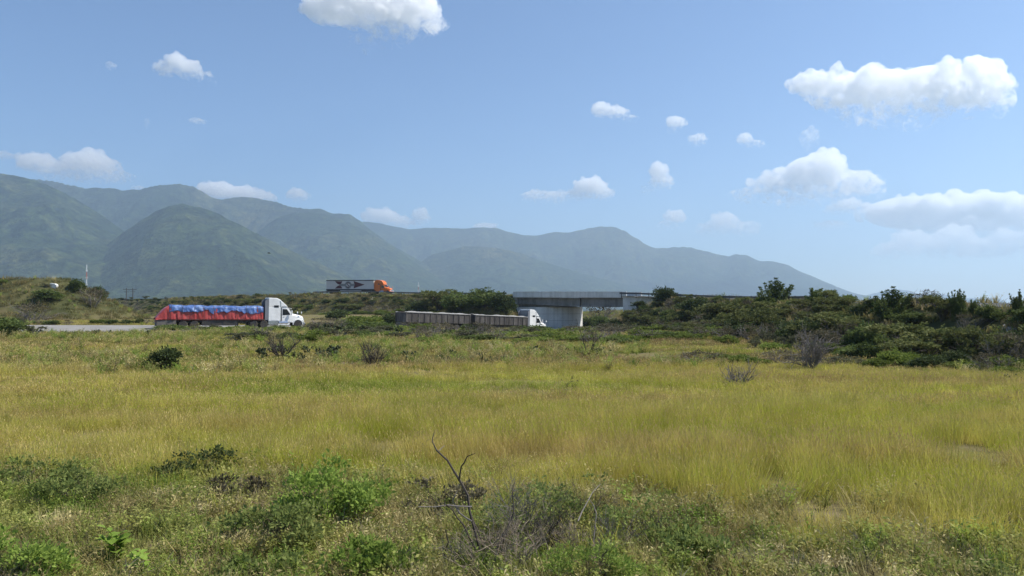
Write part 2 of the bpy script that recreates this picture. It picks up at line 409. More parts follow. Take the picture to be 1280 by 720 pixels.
cloud(1130, 118, 7000, [(-115, -12, 30, 15), (-78, -2, 38, 22), (-82, -32, 8, 9), (-20, 3, 62, 36), (35, 2, 58, 38), (88, -6, 48, 34), (118, 6, 26, 24), (10, 26, 72, 18), (-40, 20, 40, 24)], 0.13, 'largest white cloud, long and flat bottomed, high at the right', 1)
cloud(470, 26, 5000, [(-62, -22, 34, 22), (-20, -16, 42, 28), (24, 6, 40, 30), (60, 2, 26, 24), (-6, 26, 34, 14), (40, -26, 36, 22), (8, 34, 24, 10)], 0.13, 'white cloud with grey centre cut off by the top edge of the picture', 2)
cloud(1010, 232, 14200, [(-72, 14, 32, 11), (-40, 4, 34, 20), (4, -6, 40, 30), (22, -26, 22, 18), (64, 2, 30, 22), (82, 8, 16, 16), (0, 16, 66, 11)], 0.13, 'heaped white cloud above the low right end of the mountains', 3)
cloud(226, 88, 6500, [(-20, -2, 14, 11), (-8, -10, 13, 12), (8, -2, 17, 13), (24, 8, 16, 8), (36, 14, 12, 5)], 0.133, 'small ragged white cloud alone in the upper left sky', 4, 0.15, 0.47)
cloud(136, 82, 6500, [(0, 0, 7, 5), (-2, -3, 5, 4)], 0.114, 'tiny wisp of cloud at the far left of the sky', 5, 0.17, 0.49)
cloud(246, 150, 7500, [(-3, 0, 9, 4), (5, 2, 7, 3)], 0.152, 'tiny flat cloud straight below the small ragged cloud', 6, 0.15, 0.47)
cloud(182, 155, 7500, [(0, 0, 4, 7)], 0.095, 'faint upright scrap of cloud left of the tiny flat cloud', 7, 0.17, 0.49)
cloud(766, 142, 8500, [(-14, -4, 14, 9), (4, -2, 16, 8), (22, 6, 11, 6), (30, 16, 9, 6)], 0.133, 'small cloud with a trailing right tail above the bridge', 8, 0.15, 0.47)
cloud(846, 157, 8500, [(0, -4, 13, 8), (-4, 8, 9, 8)], 0.133, 'small upright puff of cloud beside the cloud with a tail', 9, 0.15, 0.47)
cloud(873, 175, 8500, [(0, 0, 12, 8), (4, -3, 7, 6)], 0.123, 'small round puff, lower right of the upright puff', 10, 0.15, 0.47)
cloud(938, 177, 9000, [(-6, -3, 11, 7), (6, 4, 12, 6)], 0.142, 'small slanting cloud above the heaped cloud', 11, 0.15, 0.47)
cloud(706, 243, 14000, [(-36, 3, 20, 8), (-12, 4, 22, 9), (32, -8, 22, 12), (46, 0, 16, 10), (16, 2, 20, 8)], 0.156, 'thin flat cloud low above the middle of the main ridge', 12, 0.17, 0.47)
cloud(821, 228, 14000, [(2, -14, 12, 10), (8, 0, 16, 12), (-4, 12, 20, 10), (-6, 26, 14, 9)], 0.143, 'soft upright cloud standing left of the heaped cloud', 13, 0.17, 0.47)
cloud(838, 278, 14200, [(6, -6, 14, 9), (-4, 8, 16, 10)], 0.128, 'soft pale cloud low over the crest right of the bridge', 14, 0.17, 0.47)
cloud(96, 208, 14000, [(-50, -4, 26, 12), (-60, -8, 14, 9), (10, -4, 30, 17), (34, 6, 24, 14), (-20, 4, 30, 12), (6, 10, 60, 10)], 0.104, 'broad white cloud behind the highest left peaks', 16, 0.14, 0.45)
cloud(8, 194, 14000, [(-12, 0, 18, 6), (4, 2, 10, 4)], 0.095, 'thin cloud on the left edge of the picture', 17, 0.17, 0.47)
cloud(172, 236, 14000, [(0, 0, 9, 4)], 0.133, 'tiny white cloud top peeping over the left ridge', 18)
cloud(292, 244, 14000, [(-22, -6, 24, 11), (6, -2, 24, 10), (30, 4, 24, 10)], 0.152, 'white cloud lying along the ridge behind the dome shaped hill', 19, 0.14, 0.44)
cloud(370, 246, 14000, [(0, -2, 15, 9)], 0.114, 'small cloud just right of the cloud behind the dome shaped hill', 20, 0.15, 0.47)
cloud(484, 276, 14000, [(-20, -2, 12, 12), (-4, -4, 18, 11), (16, 4, 20, 10)], 0.125, 'bright white cloud top behind the ridge left of the bridge', 21, 0.14, 0.44)
cloud(526, 274, 14000, [(0, -2, 11, 11), (3, -6, 6, 6)], 0.112, 'small bright upright cloud top behind the ridge', 22, 0.14, 0.44)
cloud(606, 284, 14000, [(0, -1, 16, 5)], 0.152, 'low sliver of cloud over the crest above the bridge', 23, 0.14, 0.45)
cloud(1215, 275, 14600, [(-70, -10, 60, 20), (0, -8, 80, 26), (70, -2, 80, 28), (-30, 22, 70, 24), (50, 30, 80, 24)], 0.15, 'wide pale veil of cloud low on the right', 24, 0.21, 0.44)
cloud(1015, 175, 9500, [(0, 0, 12, 16)], 0.057, 'faint cloud scrap between the largest cloud and the heaped cloud', 26, 0.21, 0.47)
cloud(1040, 282, 14500, [(0, 0, 22, 7)], 0.057, 'faint streak under the heaped cloud', 27, 0.21, 0.47)
cloud(616, -56, 4330, [(-40, 4, 40, 16), (0, 0, 50, 20), (38, 2, 38, 16)], .12, 'flat cloud out of the picture above its middle', 31)
cloud(1170, 262, 14300, [(-40, 2, 26, 10), (-10, -4, 30, 13), (30, 0, 34, 12), (70, -6, 40, 15)], .14, 'pale lumpy cloud right of the heaped cloud', 33, 0.15, 0.45)
cloud(1150, 312, 13600, [(-40, 4, 22, 12), (-14, -4, 24, 18), (16, 0, 26, 16), (46, -8, 26, 20), (80, 2, 30, 16), (112, -6, 24, 18)], .10, 'lumpy pale cloud bank low over the far right hills', 25, .2, .45)
cloud(908, 286, 13600, [(-20, 2, 18, 10), (0, -6, 20, 15), (22, 2, 20, 11)], .08, 'pale lumpy cloud low behind the falling ridge', 15, .2, .45)
cloud(1056, 262, 13800, [(-10, 0, 14, 8), (8, -4, 16, 10), (24, 4, 14, 7)], .09, 'small pale cloud tucked under the right end of the heaped cloud', 34, .2, .45)
# ------------------------------------------------------------------ roads
def strip(name, P, offs, dz, mat, lo=0, hi=None):
    """flat strip along a path; offs(w) gives the left and right offsets for half width w"""
    P = P[lo:hi]; T = np.gradient(P[:, :2], axis=0); T /= np.linalg.norm(T, axis=1)[:, None]
    Nn = np.stack([-T[:, 1], T[:, 0]], 1); a, b = zip(*[offs(w) for w in P[:, 3]])
    nn = 6; V = []
    for i in range(nn+1):
        o = np.array(a)+(np.array(b)-np.array(a))*i/nn
        V.append(np.column_stack([P[:, :2]+Nn*o[:, None], P[:, 2]+dz]))
    V = np.array(V); n = len(P); idx = np.arange((nn+1)*n).reshape(nn+1, n)
    f = np.stack([idx[:-1, :-1], idx[1:, :-1], idx[1:, 1:], idx[:-1, 1:]], -1).reshape(-1, 4)[:, ::-1]
    return tag(link_mesh(name, np_mesh(name, V.reshape(-1, 3), f), mat), kind='structure')
def asphalt(name, c1, c2):
    m, nt, out = node_mat(name)
    v = coords(nt, 'World'); a = noise(nt, v, .25, 5, .6); b = noise(nt, v, 9, 5, .7)
    c = ramp(nt, [(.35, c1), (.65, c2)], a).outputs[0]
    c = mixc(nt, .5, c, ramp(nt, [(.3, (.6, .6, .6)), (.7, (1.25, 1.25, 1.25))], b).outputs[0], 'MULTIPLY')
    p = N(nt, 'ShaderNodeBsdfPrincipled', Roughness=.9); p.inputs['Specular IOR Level'].default_value = .25
    nt.links.new(c, p.inputs['Base Color']); nt.links.new(p.outputs[0], out.inputs[0]); return m
M_ROAD = asphalt('bleached_asphalt', (.20, .19, .175), (.29, .275, .25))
M_ROAD2 = asphalt('dark_asphalt', (.05, .05, .05), (.085, .085, .08))
M_LINE = paint('road_paint', (.75, .73, .66), .7, dirt=.5, scale=3)
strip('road', LOW, lambda w: (-w, w), .02, M_ROAD)
strip('road_edge_line', LOW, lambda w: (w-.75, w-.6), .026, M_LINE, 0, 90)
strip('highway_left', HW_L, lambda w: (-w+.3, w-.3), .03, M_ROAD2)
strip('highway_right', HW_RR, lambda w: (-w+.3, w-.3), .03, M_ROAD2)
strip('ramp_road', MO, lambda w: (-w+.3, w-.3), .03, M_ROAD2)

# ------------------------------------------------------------------ overpass bridge
def concrete(name, c1, c2, streak=.5):
    m, nt, out = node_mat(name)
    v = coords(nt, 'Object'); vz = coords(nt, 'Object', (1.6, 1.6, .12))
    a = noise(nt, v, .6, 6, .65); st = noise(nt, vz, 1.0, 5, .6); f = noise(nt, v, 14, 4, .7)
    c = ramp(nt, [(.35, c1), (.65, c2)], a).outputs[0]
    c = mixc(nt, streak, c, ramp(nt, [(.34, (.45, .43, .4)), (.56, (1, 1, 1))], st).outputs[0], 'MULTIPLY')
    c = mixc(nt, .3, c, ramp(nt, [(.3, (.7, .7, .7)), (.7, (1.2, 1.2, 1.2))], f).outputs[0], 'MULTIPLY')
    p = N(nt, 'ShaderNodeBsdfPrincipled', Roughness=.85); p.inputs['Specular IOR Level'].default_value = .3
    nt.links.new(c, p.inputs['Base Color'])
    bp = nt.nodes.new('ShaderNodeBump'); bp.inputs['Strength'].default_value = .25; bp.inputs['Distance'].default_value = .02
    nt.links.new(f, bp.inputs['Height']); nt.links.new(bp.outputs[0], p.inputs['Normal'])
    nt.links.new(p.outputs[0], out.inputs[0]); return m
M_CONC = concrete('weathered_concrete', (.42, .41, .385), (.54, .53, .50))
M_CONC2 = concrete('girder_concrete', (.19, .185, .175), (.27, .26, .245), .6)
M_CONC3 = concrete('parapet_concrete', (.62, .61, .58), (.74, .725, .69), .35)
M_WHITE = concrete('whitewashed_concrete', (.60, .59, .56), (.70, .69, .66), .35)
M_STEEL = paint('galvanised_steel', (.11, .115, .12), .6, .3, dirt=.5)  # base colour darkened to imitate backlit rails
br = empty('overpass_bridge', (BR_A[0], BR_A[1], 0), math.atan2(BD[1], BD[0]), 'grey concrete road bridge with solid parapet, carrying the highway over the lower road', 'bridge')
L = float(np.linalg.norm(BR_B-BR_A))
def zt(x): return -.13*x/L
def sloped(mb, x0, x1, y0, y1, z0a, z1a, z0b=None, z1b=None):
    z0b = z0a if z0b is None else z0b; z1b = z1a if z1b is None else z1b
    return mb.add([(x0,y0,z0a),(x1,y0,z0b),(x1,y1,z0b),(x0,y1,z0a),(x0,y0,z1a),(x1,y0,z1b),(x1,y1,z1b),(x0,y1,z1a)],
                  [(0,3,2,1),(4,5,6,7),(0,1,5,4),(1,2,6,5),(2,3,7,6),(3,0,4,7)])
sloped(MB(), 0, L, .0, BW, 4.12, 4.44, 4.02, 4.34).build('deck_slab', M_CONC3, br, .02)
for y0 in (-.03, BW-.27):
    m = MB()
    xs_ = [0, 6.25, 12.5, 18.8, L]
    for a, b in zip(xs_[:-1], xs_[1:]):
        sloped(m, a+.012, b-.012, y0, y0+.3, 4.445+zt(a), 5.26+zt(a), 4.445+zt(b), 5.26+zt(b))
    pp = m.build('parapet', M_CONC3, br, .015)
    sloped(MB(), -.02, L+.02, y0-.04, y0+.34, 5.263, 5.38, 5.263-.13, 5.38-.13).build('coping', M_WHITE, pp, .01)
sloped(MB(), .05, L-.05, .34, BW-.34, 4.45, 4.47, 4.35, 4.37).build('road_surface', M_ROAD2, br)
J = 15.06
for k in range(5):
    y0 = .75+k*2.1
    for x0, x1, za, zb in ((.7, J-.12, 2.72, 2.16), (J+.12, 24.1, 2.14, 2.14)):
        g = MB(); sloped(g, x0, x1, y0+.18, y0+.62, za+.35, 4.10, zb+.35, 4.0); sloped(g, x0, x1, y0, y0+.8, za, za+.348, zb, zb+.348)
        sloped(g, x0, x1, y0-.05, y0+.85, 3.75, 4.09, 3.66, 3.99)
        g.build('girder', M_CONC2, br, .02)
for x0 in (.9, 7.6, J-.6, J+.3, 19.5, 23.4):
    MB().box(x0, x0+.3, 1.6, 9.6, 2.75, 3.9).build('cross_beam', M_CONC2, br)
# left abutment: box with a rounded corner towards the road
def round_prism(x0, x1, y0, y1, r, z0, z1):
    pts = [(x0, y1), (x0, y0)]
    for k in range(17):
        a = -math.pi/2+k*math.pi/32; pts.append((x1-r+r*math.cos(a), y0+r+r*math.sin(a)))
    pts.append((x1, y1)); n = len(pts)
    return MB().add([(x, y, z0) for x, y in pts]+[(x, y, z1) for x, y in pts],
                    [tuple(range(n-1, -1, -1)), tuple(range(n, 2*n))]+[(i, (i+1) % n, n+(i+1) % n, n+i) for i in range(n)])
ab = round_prism(-4, J-3.0, 1.0, BW-1, 7.5, -6, 2.05).build('abutment', M_CONC3, br, 0, False)  # paler concrete stands in for sunlight on the rounded face
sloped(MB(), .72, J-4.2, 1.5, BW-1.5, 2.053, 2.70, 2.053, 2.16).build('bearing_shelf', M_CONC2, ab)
for z in (-2.2, -.8, .6): round_prism(-4, J-2.99, .988, BW-.99, 7.512, z, z+.04).build('form_joint', M_CONC2, ab)
MB().box(-3, .68, .5, BW-.5, -3, 4.09).build('end_wall', M_CONC, br)
MB().box(24.2, 25.2, .5, BW-.5, -5, 3.98).build('end_wall', M_CONC, br)
# right wing wall, whitened, running on towards the right embankment
w = MB(); p0 = np.array([24.25, .3]); ang = R(-14)
for (d0, zt0, zb0), (d1, zt1, zb1) in zip([(0, 4.3, -4), (7.6, 4.15, -4)][:-1], [(0, 4.3, -4), (7.6, 4.15, -4)][1:]):
    c, s_ = math.cos(ang), math.sin(ang)
    q = lambda d, o, z: (p0[0]+c*d-s_*o, p0[1]+s_*d+c*o, z)
    w.add([q(d0,0,zb0), q(d1,0,zb1), q(d1,.5,zb1), q(d0,.5,zb0), q(d0,0,zt0), q(d1,0,zt1), q(d1,.5,zt1), q(d0,.5,zt0)],
          [(0,3,2,1),(4,5,6,7),(0,1,5,4),(1,2,6,5),(2,3,7,6),(3,0,4,7)])
w.build('wing_wall', M_WHITE, br, .03)
fill = [(25.21, .75), (31.4, -.75), (33.5, 3), (33, 9), (25.21, BW-.5)]
MB().add([(x, y, -3) for x, y in fill]+[(x, y, 4.27) for x, y in fill], [(4, 3, 2, 1, 0), (5, 6, 7, 8, 9)]+[(i, (i+1) % 5, 5+(i+1) % 5, 5+i) for i in range(5)]).build('approach_fill', M_CONC, br)
MB().box(-7, -.05, .2, .75, -2, 4.3).build('wing_wall', M_CONC, br, .03)

# ------------------------------------------------------------------ guardrails
def guardrail(P, side, label, i0, i1, step=3.8):
    """W beam rail on posts along one edge of a road"""
    P = P[i0:i1]; T = np.gradient(P[:, :2], axis=0); T /= np.linalg.norm(T, axis=1)[:, None]
    Nn = np.stack([-T[:, 1], T[:, 0]], 1)
    Q = np.column_stack([P[:, :2]+Nn*(side*(P[:, 3]-.35))[:, None], P[:, 2]])
    t = empty('guardrail', Q[0], 0, label, 'guardrail', 'guardrails along the highways')
    Q0 = Q-Q[0]
    prof = [(0, .42), (.07, .47), (.0, .55), (.0, .61), (.07, .69), (.0, .75), (-.03, .75), (.04, .69), (-.03, .61), (-.03, .55), (.04, .47), (-.03, .42)]
    rings = [[(Q0[i, 0]+Nn[i, 0]*o*side, Q0[i, 1]+Nn[i, 1]*o*side, Q0[i, 2]+h) for o, h in prof] for i in range(len(Q))]
    MB().loft(rings).build('rail', M_STEEL, t)
    s = np.concatenate([[0], np.cumsum(np.linalg.norm(np.diff(Q0[:, :2], axis=0), axis=1))])
    me = MB().box(-.06, .06, -.06, .06, -.3, .8).mesh('post'); me.materials.append(M_STEEL)
    for d in np.arange(1, s[-1], step):
        p = [np.interp(d, s, Q0[:, k]) for k in range(3)]
        o = bpy.data.objects.new('post', me); COL.objects.link(o); o.parent = t
        nx, ny = [np.interp(d, s, Nn[:, k]) for k in range(2)]
        o.location = (p[0]-nx*.1*side, p[1]-ny*.1*side, p[2]); o.rotation_euler = (0, 0, math.atan2(ny, nx))
nL = len(HW_L)
iT = int(np.argmin(np.hypot(HW_L[:, 0]+58, HW_L[:, 1]-227)))
guardrail(HW_L, -1, 'steel guardrail between the orange truck and the left end of the bridge', iT, nL)
guardrail(HW_RR, -1, 'steel guardrail from the right end of the bridge into the bushes', 0, 24)
guardrail(MO, -1, 'guardrail on top of the grassy mound at the far left', int(len(MO)*.35), len(MO)-6, 2.6)

# ------------------------------------------------------------------ trucks
M_TYRE = paint('tyre_rubber', (.028, .027, .026), .85, dirt=.6, dirtcol=(.13, .10, .07), scale=5)
M_RIM = paint('steel_rim', (.52, .52, .50), .4, .5, dirt=.5, scale=6)
M_CHASSIS = paint('dusty_chassis', (.03, .029, .028), .7, dirt=.6, dirtcol=(.10, .08, .06))
M_GLASS = paint('dark_glass', (.015, .02, .025), .08, dirt=.1, spec=.6)
M_CHROME = paint('chrome', (.65, .65, .65), .2, .9, dirt=.3)
M_WPAINT = paint('white_truck_paint', (.78, .78, .76), .35, dirt=.3, scale=1.2)
M_GREYP = paint('grey_panel', (.17, .18, .20), .5, dirt=.4)
M_OPAINT = paint('orange_truck_paint', (.72, .17, .025), .35, dirt=.2, scale=1.2)
M_LAMP = paint('lamp_lens', (.8, .8, .75), .15, dirt=.1)
M_AMBER = paint('amber_lens', (.75, .25, .02), .2, dirt=.1)
M_REDL = paint('red_lens', (.5, .02, .02), .2, dirt=.1)

def wheel(parent, x, y, r=.51, w=.29, outer=None):
    s = -1 if y < 0 else 1
    t = MB().lathe_y(0, 0, [(r*.56, -w/2), (r*.9, -w/2), (r, -w*.36), (r, w*.36), (r*.9, w/2), (r*.56, w/2)], 22).build('wheel', M_TYRE, parent, smooth=False)
    t.location = (x, y, r)
    rim = MB().lathe_y(0, 0, [(r*.565, s*w*.1), (r*.565, s*w*.46), (r*.48, s*w*.44), (r*.42, s*w*.2), (r*.2, s*w*.16), (r*.17, s*w*.44), (.01, s*w*.46)], 22).build('rim', M_RIM, t)
    return t
def axle(parent, x, dual=True):
    for s in (-1, 1):
        wheel(parent, x, s*1.08)
        if dual: wheel(parent, x, s*.76)
def arch(x, r0, r1, y0, y1, a0=-8, a1=188, n=12):
    """curved mudguard over a wheel"""
    pts = []
    for k in range(n+1):
        a = R(a0+(a1-a0)*k/n); pts.append((x+r1*math.cos(a), .51+r1*math.sin(a)))
    for k in range(n, -1, -1):
        a = R(a0+(a1-a0)*k/n); pts.append((x+r0*math.cos(a), .51+r0*math.sin(a)))
    m = MB(); k2 = n+1
    for k in range(n):
        quad = [pts[k], pts[k+1], pts[2*k2-2-k], pts[2*k2-1-k]]
        m.prism(quad, y0, y1)
    return m
def tractor(root, pm, aero=False, sleeper_rear=-4.85):
    """conventional truck tractor, front bumper at x = 0, facing +x"""
    # hood narrows to the front
    hw = [(-.12, .72, .62, 1.18), (-.30, .86, .60, 1.55), (-.75, .93, .60, 1.72), (-1.75, 1.0, .70, 1.95 if not aero else 2.0)]
    rings = []
    for x, hy, z0, z1 in hw:
        rings.append([(x, -hy, z0), (x, -hy, z1-.22), (x, -hy+.2, z1), (x, hy-.2, z1), (x, hy, z1-.22), (x, hy, z0)])
    MB().loft(rings).build('hood', pm, root, .03)
    g = MB().box(-.12, -.06, -.6, .6, .72, 1.32).build('grille', M_CHROME, root)
    for i in range(6): MB().box(-.058, -.05, -.56, .56, .78+i*.09, .81+i*.09).build('grille_bar', M_CHASSIS, g)
    b = MB().prism([(-.35, .38), (0, .40), (.03, .62), (-.06, .72), (-.35, .72)], -1.2, 1.2).build('bumper', M_CHROME if not aero else pm, root, .03)
    for s in (-1, 1):
        h = MB().prism([(-.34, .80), (-.12, .80), (-.14, 1.08), (-.34, 1.10)], s*.74 if s > 0 else -1.0, 1.0 if s > 0 else -.74).build('headlight', M_LAMP, root, .02)
        arch(-.98, .58, .66, s*.72 if s > 0 else -1.2, 1.2 if s > 0 else -.72).build('fender', pm, root, .01)
        y0, y1 = sorted((s*1.02, s*1.05))
    # cab with raked windscreen
    cw = 1.08
    MB().prism([(-1.76, .75), (-1.76, 1.95), (-2.30, 2.72), (-2.55, 2.80), (-3.18, 2.80), (-3.18, .75)], -cw, cw).build('cab', pm, root, .04)
    ws = MB().add([(-1.79, -.95, 1.99), (-1.79, .95, 1.99), (-2.27, .88, 2.68), (-2.27, -.88, 2.68),
                   (-1.765, -.95, 1.995), (-1.765, .95, 1.995), (-2.245, .88, 2.685), (-2.245, -.88, 2.685)],
                  [(0, 1, 2, 3), (7, 6, 5, 4), (0, 4, 5, 1), (2, 6, 7, 3), (0, 3, 7, 4), (1, 5, 6, 2)]).build('windscreen', M_GLASS, root)
    MB().box(-1.8, -1.76, -.02, .02, 1.99, 2.0).build('wiper', M_CHASSIS, ws)
    for s in (-1, 1):
        y0, y1 = sorted((s*(cw+.004), s*(cw+.03)))
        d = MB().prism([(-1.95, .85), (-1.95, 1.9), (-2.42, 2.6), (-3.1, 2.66), (-3.1, .85)], y0, y1).build('door', pm, root, .008)
        y2, y3 = sorted((s*(cw+.032), s*(cw+.042)))
        MB().prism([(-2.02, 1.78), (-2.06, 1.93), (-2.46, 2.50), (-3.02, 2.55), (-3.02, 1.70)], y2, y3).build('window', M_GLASS, d)
        MB().box(-2.95, -2.75, y2 if s > 0 else y2-.02, y3+.02 if s > 0 else y3, 1.45, 1.50).build('handle', M_CHROME, d)
        # mirror on arms
        mm = MB().box(-1.92, -1.80, s*1.28 if s > 0 else -1.50, 1.50 if s > 0 else -1.28, 1.75, 2.35).build('mirror', pm, root, .03)
        MB().tube([(-1.95, s*1.08, 2.28), (-1.86, s*1.32, 2.25)], .02).build('mirror_arm', M_CHROME, mm)
        # hood mirror
        hm_ = MB().tube([(-.55, s*.9, 1.6), (-.5, s*1.05, 2.0)], .02).build('hood_mirror', M_CHROME, root)
        MB().box(-.58, -.46, s*1.0 if s > 0 else -1.16, 1.16 if s > 0 else -1.0, 1.95, 2.18).build('mirror_head', pm, hm_, .02)
        # exhaust, tank, steps
        if not aero: MB().tube([(-3.28, s*1.14, .9), (-3.28, s*1.14, 3.35), (-3.36, s*1.14, 3.6)], .07, 10).build('exhaust_stack', M_CHROME, root)
        MB().tube([(-2.3, s*.95, .72), (-3.55, s*.95, .72)], .31, 14).build('fuel_tank', M_CHROME, root)
        MB().prism([(-3.6, .42), (-2.15, .42), (-2.05, .70), (-3.6, .70)], *sorted((s*1.1, s*1.22))).build('side_skirt', pm, root, .01)
        MB().box(sleeper_rear, -3.62, s*1.06 if s > 0 else -1.20, 1.20 if s > 0 else -1.06, .45, .98).build('side_skirt', pm if aero else M_CHROME, root, .01)
    MB().prism([(-2.16, 2.70), (-2.10, 2.66), (-1.78, 2.55), (-1.80, 2.62)], -1.0, 1.0).build('sun_visor', pm if not aero else M_GREYP, root)
    # sleeper and roof fairing
    sl_ = MB().prism([(-3.2, .95), (-3.2, 2.82), (sleeper_rear, 2.82), (sleeper_rear, .95)], -1.2, 1.2).build('sleeper', pm, root, .04)
    for s in (-1, 1):
        y0, y1 = sorted((s*1.203, s*1.215))
        MB().box(-4.5, -3.6, y0, y1, 1.05, 1.75).build('locker_door', pm, sl_, .006)
        MB().box(-4.15, -3.55, y0, y1, 2.72, 3.02).build('sleeper_window', M_GLASS, sl_)
    top = [(-2.35, 2.83), (-2.55, 3.05), (-3.4, 3.82), (-3.75, 3.98), (sleeper_rear, 4.02), (sleeper_rear, 2.825), (-3.2, 2.825)] if not aero else \
          [(-2.30, 2.83), (-2.40, 3.25), (-2.75, 3.72), (-3.3, 3.98), (-4.1, 4.08), (sleeper_rear, 4.10), (sleeper_rear, 2.825), (-3.2, 2.825)]
    MB().prism(top, -1.17, 1.17).build('roof_fairing', pm, root, .07)
    for i in range(5):
        MB().box(-2.58, -2.48, -.55+i*.26, -.49+i*.26, 3.06 if not aero else 3.6, 3.12 if not aero else 3.66).build('marker_lamp', M_AMBER, root)
    MB().box(-3.24, -3.17, -1.21, 1.21, .9, 2.75).build('cab_gap_strip', M_CHASSIS, root)  # dark strip standing in for the shadowed gap between cab and sleeper
    # panels behind the sleeper, coloured dark to imitate the shade on its rear
    for s in (-1, 1):
        MB().prism([(sleeper_rear-.45, 1.1), (sleeper_rear-.002, 1.1), (sleeper_rear-.002, 3.9), (sleeper_rear-.45, 3.6)], *sorted((s*1.12, s*1.17))).build('side_extender', M_GREYP if not aero else pm, root)
    MB().box(sleeper_rear-.06, sleeper_rear-.003, -1.1, 1.1, .97, 3.85).build('rear_panel', M_GREYP, root)
    MB().box(-7.0, -.5, -.42, .42, .62, .90).build('frame', M_CHASSIS, root)
    MB().prism([(-6.6, .905), (-5.2, .905), (-5.3, 1.08), (-6.4, 1.08)], -.5, .5).build('fifth_wheel', M_CHASSIS, root)
    for s in (-1, 1): wheel(root, -.98, s*1.03)
    axle(root, -5.4); axle(root, -6.7)
    for s in (-1, 1): MB().box(-7.3, -7.27, s*.6 if s > 0 else -1.2, 1.2 if s > 0 else -.6, .2, .85).build('mud_flap', M_CHASSIS, root)

def place_between(root, front, rear):
    """front bumper ground point and rear ground point set place, heading and grade"""
    f, r = Vector(front), Vector(rear); x = (f-r).normalized(); y = Vector((0, 0, 1)).cross(x).normalized(); z = x.cross(y)
    root.matrix_world = Matrix.Translation(f) @ Matrix((x, y, z)).transposed().to_4x4()
def low_z(x, y): return float(poly_dist(np.array([x]), np.array([y]), LOW)[1][0])+.02

def on_low(front, ang, Ln):
    f = (front[0], front[1], low_z(*front)); q = (front[0]-math.cos(ang)*Ln, front[1]-math.sin(ang)*Ln); return f, (q[0], q[1], low_z(*q))

# --- white tractor with a flatbed under red and blue tarpaulins
fr = px2w(379, 409, 101); rt = empty('semi_truck', (0, 0, 0), 0, 'white semi truck pulling a flatbed whose load is under red and blue tarpaulins', 'truck', 'trucks on the two roads')
place_between(rt, *on_low((fr.x, 101.0), R(30), 18.2))
tractor(rt, M_WPAINT)
M_BED = paint('dark_red_bed', (.09, .022, .02), .6, dirt=.6, dirtcol=(.09, .07, .055))
M_DUST = paint('road_dust_grey', (.11, .10, .09), .9, dirt=.7, dirtcol=(.2, .17, .14), scale=3)
X0, X1 = -5.35, -18.2
MB().box(X1, X0, -1.25, 1.25, 1.06, 1.20).build('flatbed_deck', M_BED, rt, .01)
for s in (-1, 1):
    MB().box(X1+.2, X0-.9, s*.45 if s > 0 else -.57, .57 if s > 0 else -.45, .72, 1.055).build('trailer_beam', M_CHASSIS, rt)
    MB().box(-8.7, -8.55, s*.7 if s > 0 else -.85, .85 if s > 0 else -.7, .12, 1.05).build('landing_leg', M_CHASSIS, rt)
    MB().box(X1-.02, X1+.03, s*.2 if s > 0 else -1.22, 1.22 if s > 0 else -.2, .35, 1.04).build('mud_flap', M_DUST, rt)
    MB().box(X1+.05, X1+2.2, s*1.2 if s > 0 else -1.245, 1.245 if s > 0 else -1.2, .30, 1.05).build('side_board', M_DUST, rt)
    MB().box(X1+5.2, X0-3.4, *sorted((s*1.12, s*1.2)), .38, 1.05).build('underrun_guard', M_CHASSIS, rt)
    MB().box(X1-.06, X1-.02, s*.8 if s > 0 else -1.0, 1.0 if s > 0 else -.8, .85, .95).build('tail_lamp', M_REDL, rt)
MB().box(-12.2, -9.4, -1.1, -.65, .5, 1.0).build('tool_box', M_DUST, rt, .02)
MB().tube([(X1+.1, -1.1, .5), (X1+.1, 1.1, .5)], .06).build('rear_bar', M_DUST, rt)
for x in (-13.9, -15.2, -16.5): axle(rt, x)

def tarp_mat(name, c1, c2, c3):
    m, nt, out = node_mat(name)
    v = coords(nt, 'Object'); a = noise(nt, v, 1.1, 5, .6); vv = coords(nt, 'Object', (3.2, 1, .6)); b = noise(nt, vv, 1, 4, .6)
    c = ramp(nt, [(.34, c1), (.55, c2), (.72, c3)], a).outputs[0]
    c = mixc(nt, .35, c, ramp(nt, [(.35, (.6, .6, .6)), (.65, (1.25, 1.25, 1.25))], b).outputs[0], 'MULTIPLY')  # light and dark of the folds mixed into the cloth colour
    p = N(nt, 'ShaderNodeBsdfPrincipled', Roughness=.42); p.inputs['Specular IOR Level'].default_value = .45
    nt.links.new(c, p.inputs['Base Color'])
    bp = nt.nodes.new('ShaderNodeBump'); bp.inputs['Strength'].default_value = .7; bp.inputs['Distance'].default_value = .06
    nt.links.new(b, bp.inputs['Height']); nt.links.new(bp.outputs[0], p.inputs['Normal'])
    nt.links.new(p.outputs[0], out.inputs[0]); return m
M_RTARP = tarp_mat('red_tarpaulin', (.30, .032, .028), (.42, .062, .055), (.56, .16, .145))  # palest red imitates sunlit folds
M_BTARP = tarp_mat('blue_tarpaulin', (.045, .095, .26), (.09, .16, .37), (.32, .41, .56))
M_ROPE = paint('dark_rope', (.05, .035, .03), .9)
LX0, LX1 = -5.55, -18.35            # load front and rear
